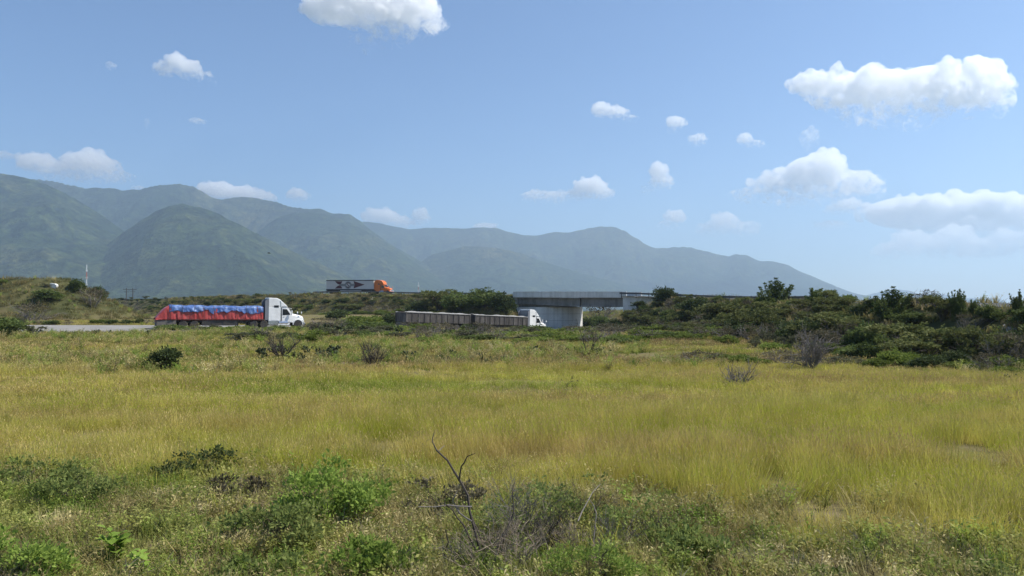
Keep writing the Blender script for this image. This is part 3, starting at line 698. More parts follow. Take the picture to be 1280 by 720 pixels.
def tarp_grid(nu, vs_, off, u0, u1, seed, hang=None):
    """cloth drawn over the load: sections across, folds that run down the sides"""
    V = []
    for i in range(nu+1):
        u = u0+(u1-u0)*i/nu; x = LX0+(LX1-LX0)*u
        back = (LX0-x); rear = max(0, 1-(x-LX1)/2.0)               # sloping rear end
        ztop = 2.93 + .10*float(fbm(np.array(u*9.0), np.array(.5), 14, 3))+.03*math.sin(u*23) - .05*(1-u)
        re_ = rear**1.7; ztop = ztop*(1-re_)+1.35*re_
        for v in vs_:
            # v from -1 (right hem) over the top to 1 (left hem)
            s = -1 if v < 0 else 1; a = abs(v)
            if a > .5:   # side
                t = (a-.5)/.5; hem = 1.12 if hang is None else hang(u)
                z = ztop-.22 + (hem-(ztop-.22))*t; y = 1.22+.07*t
            else:
                t = a/.5; z = ztop-.22*t**3; y = 1.22*t
            fold = .24*float(fbm(np.array(u*26.0+v*.7*s), np.array(seed+v*1.3), 5, 4))+.05*float(fbm(np.array(u*90.0), np.array(seed+v*.5), 9, 2))
            side = max(0, (a-.42)/.58)
            y += fold*side*(1.1-.3*side) + off
            if hang is not None: y += .03*side
            z += .02*math.sin(u*60+v*7+seed)*(1-side) + off
            V.append((x + (off if u == u1 else 0)*-1, s*y, z))
    n = len(vs_); idx = np.arange((nu+1)*n).reshape(nu+1, n)
    f = np.stack([idx[:-1, :-1], idx[1:, :-1], idx[1:, 1:], idx[:-1, 1:]], -1).reshape(-1, 4)
    return np.array(V), f
vs_full = np.linspace(-1, 1, 41)
V, f = tarp_grid(150, vs_full, 0, 0, 1, 1)
me = np_mesh('red_tarpaulin', V, f, True)
rtarp = link_mesh('red_tarpaulin', me, M_RTARP); rtarp.matrix_world = rt.matrix_world.copy()
tag(rtarp, 'creased red tarpaulin roped down over the load on the flatbed', 'tarpaulin')
sm = rtarp.modifiers.new('thick', 'SOLIDIFY'); sm.thickness = .015
# front flap
MB().box(LX0, LX0+.02, -1.2, 1.2, 1.2, 2.85).build('front_flap', M_RTARP, rtarp)
rnd = random.Random(4)
def hang_b(u): return 2.08+.62*float(fbm(np.array(u*11.0), np.array(3.3), 15, 4))
V, f = tarp_grid(150, np.linspace(-1, 1, 31), .035, .0, .875, 5, hang_b)
btarp = link_mesh('blue_tarpaulin', np_mesh('blue_tarpaulin', V, f, True), M_BTARP); btarp.matrix_world = rt.matrix_world.copy()
tag(btarp, 'ragged edged blue tarpaulin laid along the top of the red one', 'tarpaulin')
sm = btarp.modifiers.new('thick', 'SOLIDIFY'); sm.thickness = .012
for i in range(9):
    x = LX0-.6-i*1.32; k = rnd.uniform(-.25, .25)
    MB().tube([(x, -1.40, 1.1), (x+k*.5, -1.40, 1.8), (x+k, -1.34, 2.6), (x+k, -1.22, 3.02), (x+k, 0, 3.08), (x+k, 1.22, 3.02), (x, 1.42, 1.1)], .022, 5).build('rope', M_ROPE, rtarp)

# --- white tractor with two long open trailers, going down under the bridge
dt = empty('semi_truck', (0, 0, 0), 0, 'white semi truck pulling two long grey box trailers down under the bridge', 'truck', 'trucks on the two roads')
fr = px2w(679, 413, 131)
place_between(dt, *on_low((fr.x, 131.0), R(45.5), 31.5))
tractor(dt, M_WPAINT)
def streaks(name, c1, c2, c3):
    m, nt, out = node_mat(name)
    v = coords(nt, 'Object', (1.3, 1.3, .25)); a = noise(nt, v, 1.2, 6, .65); b = noise(nt, coords(nt, 'Object'), 3, 5, .7)
    c = ramp(nt, [(.34, c1), (.52, c2), (.70, c3)], a).outputs[0]
    c = mixc(nt, .5, c, ramp(nt, [(.35, (.55, .53, .5)), (.65, (1.2, 1.2, 1.2))], b).outputs[0], 'MULTIPLY')
    p = N(nt, 'ShaderNodeBsdfPrincipled', Roughness=.8); nt.links.new(c, p.inputs['Base Color']); nt.links.new(p.outputs[0], out.inputs[0]); return m
M_BOX = streaks('dusty_grey_side', (.030, .026, .024), (.060, .052, .047), (.12, .108, .098))
M_COVER = paint('pale_canvas', (.36, .35, .33), .8, dirt=.8, dirtcol=(.15, .13, .11), scale=2)
for (xa, xb) in ((-5.5, -17.6), (-18.7, -31.3)):
    bd = MB().box(xb, xa, -1.24, 1.24, 1.2, 2.62).build('trailer_box', M_BOX, dt, .02)
    n = 11
    for i in range(n+1):
        x = xa-(xa-xb)*i/n
        for s in (-1, 1): MB().box(x-.07, x+.07, *sorted((s*1.242, s*1.32)), 1.2, 2.6).build('side_rib', M_BOX, bd)
    rl = MB()
    for s in (-1, 1): rl.box(xb-.03, xa+.03, *sorted((s*1.20, s*1.34)), 2.605, 2.72)
    rl.build('top_rail', M_COVER, bd, .015)
    # slack canvas over the load
    nu, nv = 60, 14; V = []
    gap = (-14.6, -13.2) if xa > -10 else (-25.9, -24.6)
    for i in range(nu+1):
        x = xa+(xb-xa)*i/nu
        for j in range(nv+1):
            y = -1.18+2.36*j/nv
            V.append((x, y, 2.66+.13*(1-(y/1.2)**2)+.05*math.sin(x*2.1+y)+.03*math.sin(x*5.3) - (.12 if gap[0] < x < gap[1] else 0)))
    idx = np.arange((nu+1)*(nv+1)).reshape(nu+1, nv+1)
    link_mesh('canvas_cover', np_mesh('canvas_cover', V, np.stack([idx[:-1, :-1], idx[1:, :-1], idx[1:, 1:], idx[:-1, 1:]], -1).reshape(-1, 4), True), M_COVER, bd)
    for s in (-1, 1):
        MB().box(xb+.3, xa-.6, *sorted((s*.42, s*.56)), .75, 1.195).build('trailer_beam', M_CHASSIS, dt)
        MB().box(xb+.02, xb+.05, *sorted((s*.3, s*1.2)), .3, 1.15).build('mud_flap', M_CHASSIS, dt)
    axle(dt, xb+1.1); axle(dt, xb+2.4)
axle(dt, -20.0); axle(dt, -21.3)
MB().tube([(-16.5, 0, .85), (-20.2, 0, .85)], .07).build('drawbar', M_CHASSIS, dt)
MB().box(-31.33, -31.29, -1.1, 1.1, .55, 1.15).build('rear_board', M_DUST, dt)

# --- orange tractor with a white box trailer, on the highway above
ot = empty('semi_truck', (0, 0, 0), 0, 'orange semi truck with a white box trailer bearing a dark arrow, up on the highway', 'truck', 'trucks on the two roads')
def hw_z(x, y): return float(poly_dist(np.array([x]), np.array([y]), HW_L)[1][0])+.035
f_, r_ = (-35.2, 217.6), (-55.4, 223.2)
place_between(ot, (*f_, hw_z(*f_)), (*r_, hw_z(*r_)))
tractor(ot, M_OPAINT, True)
M_VAN = paint('white_trailer_sheet', (.60, .55, .51), .5, dirt=.25, dirtcol=(.36, .30, .25), scale=.6)
M_MARK = paint('maroon_mark', (.10, .025, .03), .6, dirt=.2)
M_MARK2 = paint('grey_mark', (.24, .23, .22), .6, dirt=.2)
TX0, TX1 = -5.45, -21.0
vb = MB().box(TX1, TX0, -1.29, 1.29, 1.14, 4.10).build('trailer_box', M_VAN, ot, .02)
for z0, z1, mm in ((1.02, 1.42, M_CHASSIS), (3.86, 4.13, M_CHASSIS)):
    MB().box(TX1-.01, TX0+.01, -1.315, 1.315, z0, z1).build('edge_rail', mm, vb)
def flat(name, pts, mat, y=-1.2935, t=.006):
    return MB().prism([(TX1+a, b) for a, b in pts], y-t, y).build(name, mat, vb)
# arrow: feathers, round emblem on a shaft, head
flat('arrow_feather', [(2.85, 3.80), (4.1, 3.74), (5.35, 3.74), (4.9, 2.95), (4.5, 2.70), (3.75, 2.95)], M_MARK)
flat('arrow_feather', [(2.85, 1.56), (3.75, 2.35), (4.5, 2.62), (4.9, 2.35), (5.35, 1.60), (4.1, 1.60)], M_MARK)
flat('arrow_shaft', [(4.6, 2.2), (6.35, 2.3), (6.35, 2.95), (4.6, 3.05)], M_MARK2)
flat('arrow_shaft', [(8.15, 2.3), (9.4, 2.2), (9.4, 3.05), (8.15, 2.95)], M_MARK2)
ring = MB()
for k in range(28):
    a0, a1 = 2*math.pi*k/28, 2*math.pi*(k+1)/28
    q = [(7.25+.98*math.cos(a0)*rr_, 2.62+.98*math.sin(a0)*rr_) for rr_ in (.62, 1.15)]+[(7.25+.98*math.cos(a1)*rr_, 2.62+.98*math.sin(a1)*rr_) for rr_ in (1.15, .62)]
    ring.prism([(TX1+a, b) for a, b in q], -1.2995, -1.2935)
ring.build('round_emblem', M_MARK2, vb)
sc_ = [(7.7, 3.05), (7.5, 3.25), (7.15, 3.28), (6.88, 3.08), (6.9, 2.82), (7.2, 2.62), (7.55, 2.45), (7.62, 2.15), (7.35, 1.98), (7.0, 2.0), (6.8, 2.2)]
MB().tube([(TX1+a, -1.30, b) for a, b in sc_], .13, 6).build('emblem_curl', M_MARK, vb)
flat('arrow_head', [(9.0, 1.62), (12.7, 2.72), (9.0, 3.82), (9.35, 2.72)], M_MARK)
for i in range(14):
    MB().box(TX1+1.0+i*1.08, TX1+1.03+i*1.08, -1.2965, -1.2915, 1.21, 4.02).build('sheet_seam', M_VAN, vb)
for s in (-1, 1):
    MB().box(TX1+4.6, TX0-4.0, *sorted((s*1.24, s*1.27)), .55, 1.04).build('side_skirt', M_VAN, ot)
    MB().box(TX0-2.6, TX0-2.45, *sorted((s*.7, s*.85)), .15, 1.04).build('landing_leg', M_CHASSIS, ot)
    MB().box(TX1+.1, TX1+.13, *sorted((s*.4, s*1.2)), .3, 1.0).build('mud_flap', M_CHASSIS, ot)
    MB().box(TX1+.2, TX0-.6, *sorted((s*.42, s*.56)), .8, 1.045).build('trailer_beam', M_CHASSIS, ot)
axle(ot, TX1+1.5); axle(ot, TX1+2.8)
for s in (-1, 1): MB().box(TX1-.03, TX1-.005, *sorted((s*.02, s*1.24)), 1.2, 4.02).build('rear_door', M_VAN, vb)
# ------------------------------------------------------------------ plant makers
def rng_(seed): return np.random.default_rng(seed)
def unit(v): return v/np.maximum(np.linalg.norm(v, axis=1, keepdims=True), 1e-9)
def leaf_quads(P, A, l, w, g):
    """rhombic leaves at points P pointing along A"""
    n = len(P); A = unit(A); B = unit(np.cross(A, g.normal(size=(n, 3))))
    l = np.broadcast_to(l, n)[:, None]; w = np.broadcast_to(w, n)[:, None]
    V = np.stack([P, P+A*l*.5+B*w*.5, P+A*l, P+A*l*.5-B*w*.5], 1).reshape(-1, 3)
    return V, np.arange(n*4).reshape(n, 4)
def crown(blobs, n, l, seed, up=.5, hollow=.45, aspect=.5, clump=7, cr=.22):
    """leaves in small clumps through the volume of several blobs; gaps stay between clumps"""
    g = rng_(seed); B = np.array(blobs, float)
    vol = B[:, 3]*B[:, 4]*B[:, 5]; pk = g.choice(len(B), n//clump, p=vol**.75/np.sum(vol**.75))
    d = unit(g.normal(size=(len(pk), 3))); d[:, 2] = np.where(d[:, 2] < -.35, -d[:, 2]*.6, d[:, 2])
    r = hollow+(1-hollow)*g.random(len(pk))**.6
    r = r*(1+.22*g.normal(size=len(pk))*(g.random(len(pk)) < .35))
    C = B[pk, :3]+d*r[:, None]*B[pk, 3:6]
    k = np.repeat(np.arange(len(pk)), clump)
    s = cr*np.minimum(B[pk, 3], B[pk, 5])[k][:, None]
    P = C[k]+g.normal(size=(len(k), 3))*s*.55
    A = unit(d[k]+g.normal(size=(len(k), 3))*.8+np.array([0, 0, up]))
    ll = l*(.6+.8*g.random(len(k)))
    return leaf_quads(P, A, ll, ll*aspect, g)
def join(parts):
    V, Fc, o = [], [], 0
    for v, f in parts: V.append(v); Fc.append(f+o); o += len(v)
    return np.concatenate(V), np.concatenate(Fc)
def limbs(mb, ends, base=(0, 0, 0), r0=.1, wob=.12, g=None, n=5, twigs=3, tw=.5):
    """tapered limbs from the base to each end point, with side twigs"""
    b = np.array(base, float)
    for e in ends:
        e = np.array(e, float); L_ = np.linalg.norm(e-b); pts = []
        for k in range(6):
            t = k/5; p = b+(e-b)*t; p = p+np.array([0, 0, 1])*L_*.12*math.sin(math.pi*t)+g.normal(size=3)*wob*L_*.35*math.sin(math.pi*t); pts.append(p)
        mb.tube(pts, [r0*(1-.8*k/5) for k in range(6)], n)
        for q in range(twigs):
            k = g.integers(2, 5); d = (e-b)/L_+g.normal(size=3)*.7; d /= np.linalg.norm(d)
            mb.tube([pts[k], pts[k]+d*L_*tw*.35+g.normal(size=3)*.03*L_, pts[k]+d*L_*tw*.7], [r0*.35, r0*.22, r0*.06], 4)
    return mb
def twiggy(seed, H, W, stems, r0=.022, depth=2, fork=4, droop=.0):
    """bare many-stemmed shrub"""
    g = rng_(seed); mb = MB()
    def go(p, d, L_, r, lev):
        pts = [p]; q = p.copy(); dd = d.copy()
        for k in range(3):
            dd = dd+g.normal(size=3)*.16+np.array([0, 0, .08-droop]); dd /= np.linalg.norm(dd); q = q+dd*L_/3; pts.append(q.copy())
        mb.tube(pts, [r, r*.8, r*.6, r*.35], 4 if lev else 5, cap=False)
        if lev < depth:
            for _ in range(fork):
                k = g.integers(1, 4); nd = dd+g.normal(size=3)*.55; nd /= np.linalg.norm(nd)
                go(pts[k].copy(), nd, L_*g.uniform(.45, .7), r*.5, lev+1)
    for i in range(stems):
        a = 2*math.pi*(i+g.random())/stems; sp = g.uniform(.25, 1)
        d = np.array([math.cos(a)*sp*W/H*.75, math.sin(a)*sp*W/H*.75, 1.0]); d /= np.linalg.norm(d)
        go(np.array([math.cos(a)*.06, math.sin(a)*.06, -.05]), d, H*.55*g.uniform(.75, 1.1), r0, 0)
    return mb

G1, G2 = (.040, .065, .016), (.078, .105, .030)
M_ACACIA = leafmat('acacia_leaf', (.10, .12, .034), (.19, .195, .07), .3, .3)
M_DARK = leafmat('dark_leaf', (.045, .066, .022), (.095, .118, .042), .25, .25)
M_MID = leafmat('mid_green_leaf', (.075, .11, .026), (.14, .17, .055), .35, .25)
M_LIGHT = leafmat('light_green_leaf', (.11, .15, .025), (.18, .22, .05), .4, .25)
M_DRY = leafmat('dry_leaf', (.085, .075, .045), (.145, .125, .075), .25, .3)
M_GREYL = leafmat('grey_green_leaf', (.085, .092, .048), (.145, .145, .08), .3, .25)
M_BARK = paint('bark', (.075, .06, .045), .9, dirt=.5, dirtcol=(.14, .12, .10), scale=6)
M_TWIG = paint('grey_twig', (.16, .14, .125), .9, dirt=.4, dirtcol=(.24, .21, .19), scale=8)
M_DTWIG = paint('dark_twig', (.05, .04, .032), .9, dirt=.5, dirtcol=(.12, .095, .07), scale=8)
M_PAD = leafmat('cactus_pad', (.045, .058, .024), (.085, .098, .045), .0, .25, 5, .5)

PROTO = {}
def build_proto(kind, i):
    """unit plants, about 1 m tall and 1 m wide: (leaf mesh, wood mesh)"""
    g = rng_(hash_kind(kind)*31+i); s = int(g.integers(1e6)); mb = MB(); U = g.uniform
    if kind == 'acacia':
        bl = [(U(-.22, .22)+.24*math.cos(a), U(-.1, .1)+.24*math.sin(a), U(.55, .86), U(.2, .3), U(.2, .3), U(.10, .17)) for a in np.linspace(0, 6, 8)]
        bl += [(U(-.3, .3), U(-.3, .3), U(.3, .5), .22, .22, .14) for _ in range(4)]
        V = crown(bl, 3600, .065, s, .2, .3, .45)
        limbs(mb, [b[:3] for b in bl[:7]], r0=.03, g=g)
    elif kind == 'round':
        bl = [(U(-.22, .22), U(-.22, .22), U(.2, .62), U(.2, .32), U(.2, .32), U(.2, .3)) for _ in range(9)]
        V = crown(bl, 3600, .07, s, .5, .35, .5); limbs(mb, [b[:3] for b in bl[:6]], r0=.028, g=g)
    elif kind == 'tall':
        parts = []
        for k in range(24):
            a = U(0, 6.28); q = U(0, 1)**.6; x, y = .16*math.cos(a)*q, .16*math.sin(a)*q; tz = U(.45, .8)+.3*(1-q)*U(.6, 1); tx, ty = x*U(1.8, 3.0)+.06, y*U(1.8, 3.0)
            t = np.linspace(.15, 1, 10); c = np.stack([x+(tx-x)*t**1.4, y+(ty-y)*t**1.4, tz*t], 1)
            P = np.repeat(c, 16, 0)+g.normal(size=(160, 3))*np.repeat(.075*(1.12-t), 16)[:, None]
            parts.append(leaf_quads(P, g.normal(size=(160, 3))*.5+np.array([tx-x, ty-y, .7]), .075, .024, g))
            mb.tube([(x*.3, y*.3, -.03), (x, y, tz*.3), (tx, ty, tz*.95)], [.014, .009, .003], 4)
        bl = [(U(-.25, .25), U(-.25, .25), U(.1, .35), .22, .22, .18) for _ in range(6)]
        V = join(parts+[crown(bl, 1400, .07, s)])
    elif kind == 'dry':
        mb = twiggy(s, 1.0, 1.1, 9, .016, 2, 4)
        bl = [(U(-.28, .28), U(-.28, .28), U(.35, .75), .22, .22, .2) for _ in range(7)]
        V = crown(bl, 900, .05, s, .3, .2, .45)
    elif kind == 'low':
        bl = [(U(-.34, .34), U(-.34, .34), U(.2, .5), U(.18, .28), U(.18, .28), U(.2, .34)) for _ in range(10)]
        V = crown(bl, 3000, .075, s, .8, .3, .5); limbs(mb, [b[:3] for b in bl[:5]], r0=.018, g=g)
    elif kind == 'sparse':
        bl = [(U(-.28, .28), U(-.28, .28), U(.35, .8), U(.12, .2), U(.12, .2), U(.1, .18)) for _ in range(10)]
        V = crown(bl, 1500, .06, s, .3, .1, .45); limbs(mb, [b[:3] for b in bl], r0=.022, g=g)
    return np_mesh('foliage', *V), mb.mesh('stems')
def hash_kind(k): return sum(ord(c)*(i+3) for i, c in enumerate(k))
LOOK = {  # kind -> proto, leaf material, wood material, part names, category, words
    'acacia': ('acacia', M_ACACIA, M_BARK, ('crown', 'trunk'), 'tree', 'acacia_tree', 'olive flat topped acacia'),
    'darkbush': ('round', M_DARK, M_BARK, ('foliage', 'stems'), 'bush', 'dark_bush', 'dark green round bush'),
    'bush': ('round', M_MID, M_BARK, ('foliage', 'stems'), 'bush', 'green_bush', 'mid green round bush'),
    'tall': ('tall', M_MID, M_BARK, ('foliage', 'stems'), 'shrub', 'tall_shrub', 'tall dark feathery shrub'),
    'dry': ('dry', M_DRY, M_TWIG, ('foliage', 'stems'), 'bush', 'dry_bush', 'grey brown dry bush'),
    'low': ('low', M_LIGHT, M_BARK, ('foliage', 'stems'), 'bush', 'low_bush', 'low light green bush'),
    'grey': ('sparse', M_GREYL, M_TWIG, ('foliage', 'stems'), 'bush', 'thin_bush', 'thin grey green bush'),
}
NV = {'acacia': 4, 'round': 4, 'tall': 3, 'dry': 4, 'low': 3, 'sparse': 3}
MESHES = {}
def plant(kind, x, y, w, h, label, group=None, i=None, z=None, rz=None):
    pr, lm, wm, (ln, wn), cat, name, _ = LOOK[kind]
    rr = random.Random(int(x*97+y*1013)); i = rr.randrange(NV[pr]) if i is None else i
    key = (kind, i)
    if key not in MESHES:
        a, b = build_proto(pr, i); a.materials.append(lm); b.materials.append(wm); MESHES[key] = (a, b)
    a, b = MESHES[key]
    t = empty(name, (x, y, (gz(x, y) if z is None else z)-(.06 if pr in ('acacia', 'tall', 'dry') else .16)*h), rr.uniform(0, 6.28) if rz is None else rz, label, cat, group)
    t.scale = (w, w, h)
    for nm, me in ((ln, a), (wn, b)):
        o = bpy.data.objects.new(nm, me); COL.objects.link(o); o.parent = t
    return t
def plant_px(kind, px, d, wpx_, hpx, label, group=None, i=None):
    """by photo column, distance and size in photo pixels"""
    return plant(kind, (px-640)/F*d, d, wpx_/F*d, hpx/F*d, label, group, i)

ORD = ('first second third fourth fifth sixth seventh eighth ninth tenth eleventh twelfth thirteenth fourteenth fifteenth sixteenth seventeenth eighteenth nineteenth twentieth').split()
TENS = {20: 'twenty', 30: 'thirty', 40: 'forty', 50: 'fifty', 60: 'sixty', 70: 'seventy', 80: 'eighty', 90: 'ninety'}
def ordinal(n):
    if n <= 20: return ORD[n-1]
    t, u = n//10*10, n % 10
    return TENS[t]+' '+ORD[u-1] if u else {30: 'thirtieth', 40: 'fortieth', 50: 'fiftieth', 60: 'sixtieth', 70: 'seventieth', 80: 'eightieth'}[t]

def along(P):
    s = np.concatenate([[0], np.cumsum(np.linalg.norm(np.diff(P[:, :2], axis=0), axis=1))])
    T = np.gradient(P[:, :2], axis=0); T /= np.linalg.norm(T, axis=1)[:, None]; Nn = np.stack([-T[:, 1], T[:, 0]], 1)
    def at(d, o):
        return tuple(np.interp(d, s, P[:, k])+o*np.interp(d, s, Nn[:, k]) for k in range(2))
    return at, s[-1]

# ------------------------------------------------------------------ the right embankment, row by row from the bridge
rr = random.Random(11)
at, tot = along(HW_RR)
def in_view(x, y, lo=-60, hi=1400):
    return y > 8 and lo < 640+x/y*F < hi
rows = [  # name, offset, spacing, kinds, width, height
    ('top row', 6.9, 2.5, ['bush', 'grey', 'dry', 'darkbush', 'low', 'acacia'], (1.3, 2.4), (.5, 1.1)),
    ('upper row', 8.6, 2.6, ['acacia', 'bush', 'dry', 'darkbush', 'grey', 'acacia'], (2.0, 3.2), (1.0, 1.8)),
    ('middle row', 11.0, 2.6, ['acacia', 'darkbush', 'dry', 'acacia', 'bush'], (2.2, 3.6), (1.3, 2.2)),
    ('lower row', 13.4, 2.5, ['darkbush', 'acacia', 'dry', 'acacia', 'bush', 'grey'], (2.2, 3.6), (1.4, 2.3)),
    ('foot row', 16.0, 2.6, ['dry', 'bush', 'acacia', 'grey', 'low', 'darkbush'], (1.8, 3.2), (1.0, 1.9)),
    ('outer row', 18.6, 3.0, ['low', 'dry', 'bush', 'grey', 'acacia'], (1.6, 3.0), (.8, 1.4)),
]
for nm, off, sp, kinds, wr, hr in rows:
    cnt = {}; d = {6.9: 24, 8.6: 22, 11.0: 20, 13.4: 18}.get(off, 16); allc = 0
    while d < tot:
        dd, oo = d+rr.uniform(-.7, .7), -(off+rr.uniform(-.9, .9)); d += sp*rr.uniform(.8, 1.25)
        x, y = at(dd, oo)
        if not in_view(x, y, 700, 1420) or y < 24: continue
        allc += 1; k = rr.choice(kinds)
        hh = rr.uniform(*hr)*(1.6 if nm == 'top row' and x/y*F > 300 else 1.15)
        plant(k, x, y, rr.uniform(*wr), hh, '%s, %s from the bridge, %s of the right embankment' % (LOOK[k][6], ordinal(allc), nm), 'bushes and trees on the right embankment')

# the plants of the right embankment that stand out
GR = 'bushes and trees on the right embankment'
def on_right(px, off):
    """point at a given offset from the highway that shows in photo column px"""
    best = None
    for d in np.arange(0, tot, .4):
        x, y = at(d, -off)
        if y < 10: break
        q = 640+x/y*F
        if best is None or abs(q-px) < best[0]: best = (abs(q-px), x, y)
    return best[1], best[2]
for kind, px, off, wp, hp, lab in [
    ('darkbush', 830, 7.6, 34, 28, 'dark bush rising beside the right wing wall of the bridge'),
    ('tall', 966, 7.3, 56, 40, 'tallest dark feathery shrub, sticking up past the guardrail end'),
    ('tall', 1020, 6.5, 34, 26, 'feathery shrub on the skyline just right of the tallest one'),
    ('darkbush', 1048, 6.4, 16, 16, 'small dark bush on the skyline between two feathery shrubs'),
    ('tall', 1112, 8.0, 58, 42, 'wide feathery shrub breaking the skyline above the umbrella shaped acacia'),
    ('tall', 1198, 7.6, 26, 44, 'narrow pointed shrub on the skyline near the right edge'),
    ('tall', 1216, 7.2, 18, 26, 'short pointed shrub just right of the narrow pointed one'),
    ('tall', 1276, 7.0, 30, 36, 'feathery shrub cut off by the right edge of the picture'),
    ('acacia', 1150, 14.2, 92, 50, 'largest umbrella shaped olive acacia on the right embankment'),
    ('acacia', 1215, 13.5, 54, 52, 'upright olive acacia just right of the largest umbrella shaped one'),
    ('acacia', 1252, 12.6, 56, 44, 'olive acacia beside the concrete chute near the right edge'),
    ('acacia', 1040, 12.0, 74, 44, 'broad olive acacia above the bare grey shrub'),
    ('bush', 1092, 13.4, 50, 56, 'tall leafy bush left of the largest umbrella shaped acacia'),
    ('darkbush', 1006, 14.0, 66, 46, 'wide dark bush behind the bare grey shrub'),
    ('acacia', 900, 12.0, 60, 38, 'olive acacia in the middle of the slope below the guardrail'),
    ('darkbush', 870, 9.5, 44, 30, 'dark bush high on the slope right of the pale chute'),
    ('acacia', 942, 14.0, 56, 40, 'olive acacia low on the slope under the tallest feathery shrub'),
    ('low', 890, 18.0, 56, 20, 'bright green low bush at the foot of the slope left of centre'),
    ('bush', 1066, 17.6, 62, 24, 'spreading green bush at the foot of the slope right of the bare shrub'),
    ('low', 965, 19.2, 44, 18, 'low pale green bush left of the bare grey shrub'),
    ('low', 1216, 17.8, 56, 20, 'low green bush at the slope foot near the concrete chute'),
    ('low', 1262, 18.6, 48, 20, 'low green bush at the right edge below the chute')]:
    x, y = on_right(px, off); plant(kind, x, y, wp/F*y, hp/F*y, lab, GR)

# ------------------------------------------------------------------ left embankment and the far side of the lower road
atL, totL = along(HW_L[::-1])      # from the bridge outwards; the near side is now on the left
GL = 'bushes on the left embankment'
for nm, off, sp, kinds, wr, hr in [
    ('top row', 7.2, 3.4, ['dry', 'darkbush', 'grey', 'bush', 'acacia'], (1.6, 3.4), (.6, 1.5)),
    ('middle row', 10.5, 3.6, ['darkbush', 'dry', 'acacia', 'grey', 'darkbush'], (2.2, 4.2), (1.0, 2.0)),
    ('lower row', 14.5, 3.8, ['darkbush', 'dry', 'low', 'acacia', 'bush'], (2.2, 4.4), (1.0, 2.2)),
    ('foot row', 19.5, 5.2, ['dry', 'darkbush', 'low', 'grey', 'bush'], (2.2, 4.2), (.9, 2.0))]:
    d = 7.0; c = 0
    while d < min(totL, 330):
        x, y = atL(d+rr.uniform(-1, 1), off+rr.uniform(-1.2, 1.2)); d += sp*rr.uniform(.8, 1.3)*(1 if d < 150 else 1.5)
        if not in_view(x, y, 100, 650): continue
        c += 1; k = rr.choice(kinds); h = rr.uniform(*hr)
        if nm == 'top row' and 400 < 640+x/y*F < 500: h *= .5
        plant(k, x, y, rr.uniform(*wr), h, '%s, %s from the bridge, %s of the left embankment' % (LOOK[k][6], ordinal(c), nm), GL)
for kind, px, d, wp, hp, lab in [
    ('bush', 606, 156, 62, 34, 'leafy tree like bush against the left end of the bridge'),
    ('darkbush', 630, 152, 40, 36, 'dark bush overlapping the bridge abutment behind the white tractor'),
    ('bush', 576, 160, 52, 32, 'round green bush just left of the leafy one by the bridge'),
    ('acacia', 548, 168, 50, 28, 'olive acacia above the front grey trailer'),
    ('darkbush', 521, 172, 44, 26, 'dark bush above the joint between the two grey trailers'),
    ('low', 592, 147, 46, 18, 'low light bush peeping over the front grey trailer'),
    ('low', 452, 122, 58, 24, 'yellow green bush by the roadside between the two white trucks'),
    ('darkbush', 486, 128, 30, 26, 'dark bush just behind the tail of the rear grey trailer'),
    ('darkbush', 420, 150, 36, 18, 'dark bush behind the yellow green roadside bush'),
    ('darkbush', 733, 176, 24, 22, 'dark bush seen through the bridge opening beside the abutment'),
    ('bush', 748, 186, 30, 20, 'green bush seen through the bridge opening under the dry tree'),
    ('darkbush', 770, 172, 26, 20, 'dark bush seen through the bridge opening against the right abutment'),
    ('dry', 752, 190, 46, 44, 'dry twiggy tree seen through the bridge opening'),
    ('darkbush', 800, 136, 26, 14, 'dark bush at the foot of the white wing wall'),
    ('low', 735, 132, 40, 16, 'pale green bush in front of the bridge opening')]:
    plant_px(kind, px, d, wp, hp, lab, GL if px < 640 else 'bushes around the bridge opening')
# along the far edge of the lower road
d0 = along(LOW); atR, totR = d0; c = 0
sd = 110.0
while sd < 292:
    x, y = atR(sd, 14.5+rr.uniform(-.5, 2.5) if sd < 270 else 9+rr.uniform(0, 2)); sd += rr.uniform(2.0, 3.6)
    if not in_view(x, y, 20, 480): continue
    c += 1; k = rr.choice(['darkbush', 'low', 'bush', 'dry', 'darkbush'])
    plant(k, x, y, rr.uniform(1.6, 3.4), rr.uniform(.7, 1.5), '%s, %s from the left along the far roadside' % (LOOK[k][6], ordinal(c)), 'bushes along the far roadside')

# the mound at the far left
atM, totM = along(MO[::-1]); c = 0
for nm, off, sp in (('upper row', 6.5, 2.6), ('middle row', 9.5, 2.8), ('lower row', 13.0, 2.8)):
    d = -3; c = 0; sp *= .8
    while d < 48:
        x, y = atM(max(d, 0)+rr.uniform(-1, 1), off+rr.uniform(-1, 1))
        if d < 0: x += 4
        d += sp*rr.uniform(.8, 1.4)
        if not in_view(x, y, -60, 150): continue
        c += 1; k = rr.choice(['dry', 'grey', 'bush', 'dry', 'low', 'darkbush'])
        plant(k, x, y, rr.uniform(1.2, 2.8), rr.uniform(.5, 1.3), '%s, %s from the right, %s of the far left mound' % (LOOK[k][6], ordinal(c), nm), 'bushes on the far left mound')
for kind, px, d, wp, hp, lab in [
    ('bush', 97, 136, 24, 22, 'green bush beside the white block on top of the mound'),
    ('dry', 116, 134, 34, 30, 'grey brown bush hanging over the right end of the mound'),
    ('darkbush', 124, 140, 26, 20, 'dark bush at the right tip of the mound skyline'),
    ('dry', 40, 122, 52, 30, 'wide grey brown bush low on the mound above the road'),
    ('bush', 62, 130, 40, 18, 'bright green patch of bush high on the mound')]:
    plant_px(kind, px, d, wp, hp, lab, 'bushes on the far left mound')

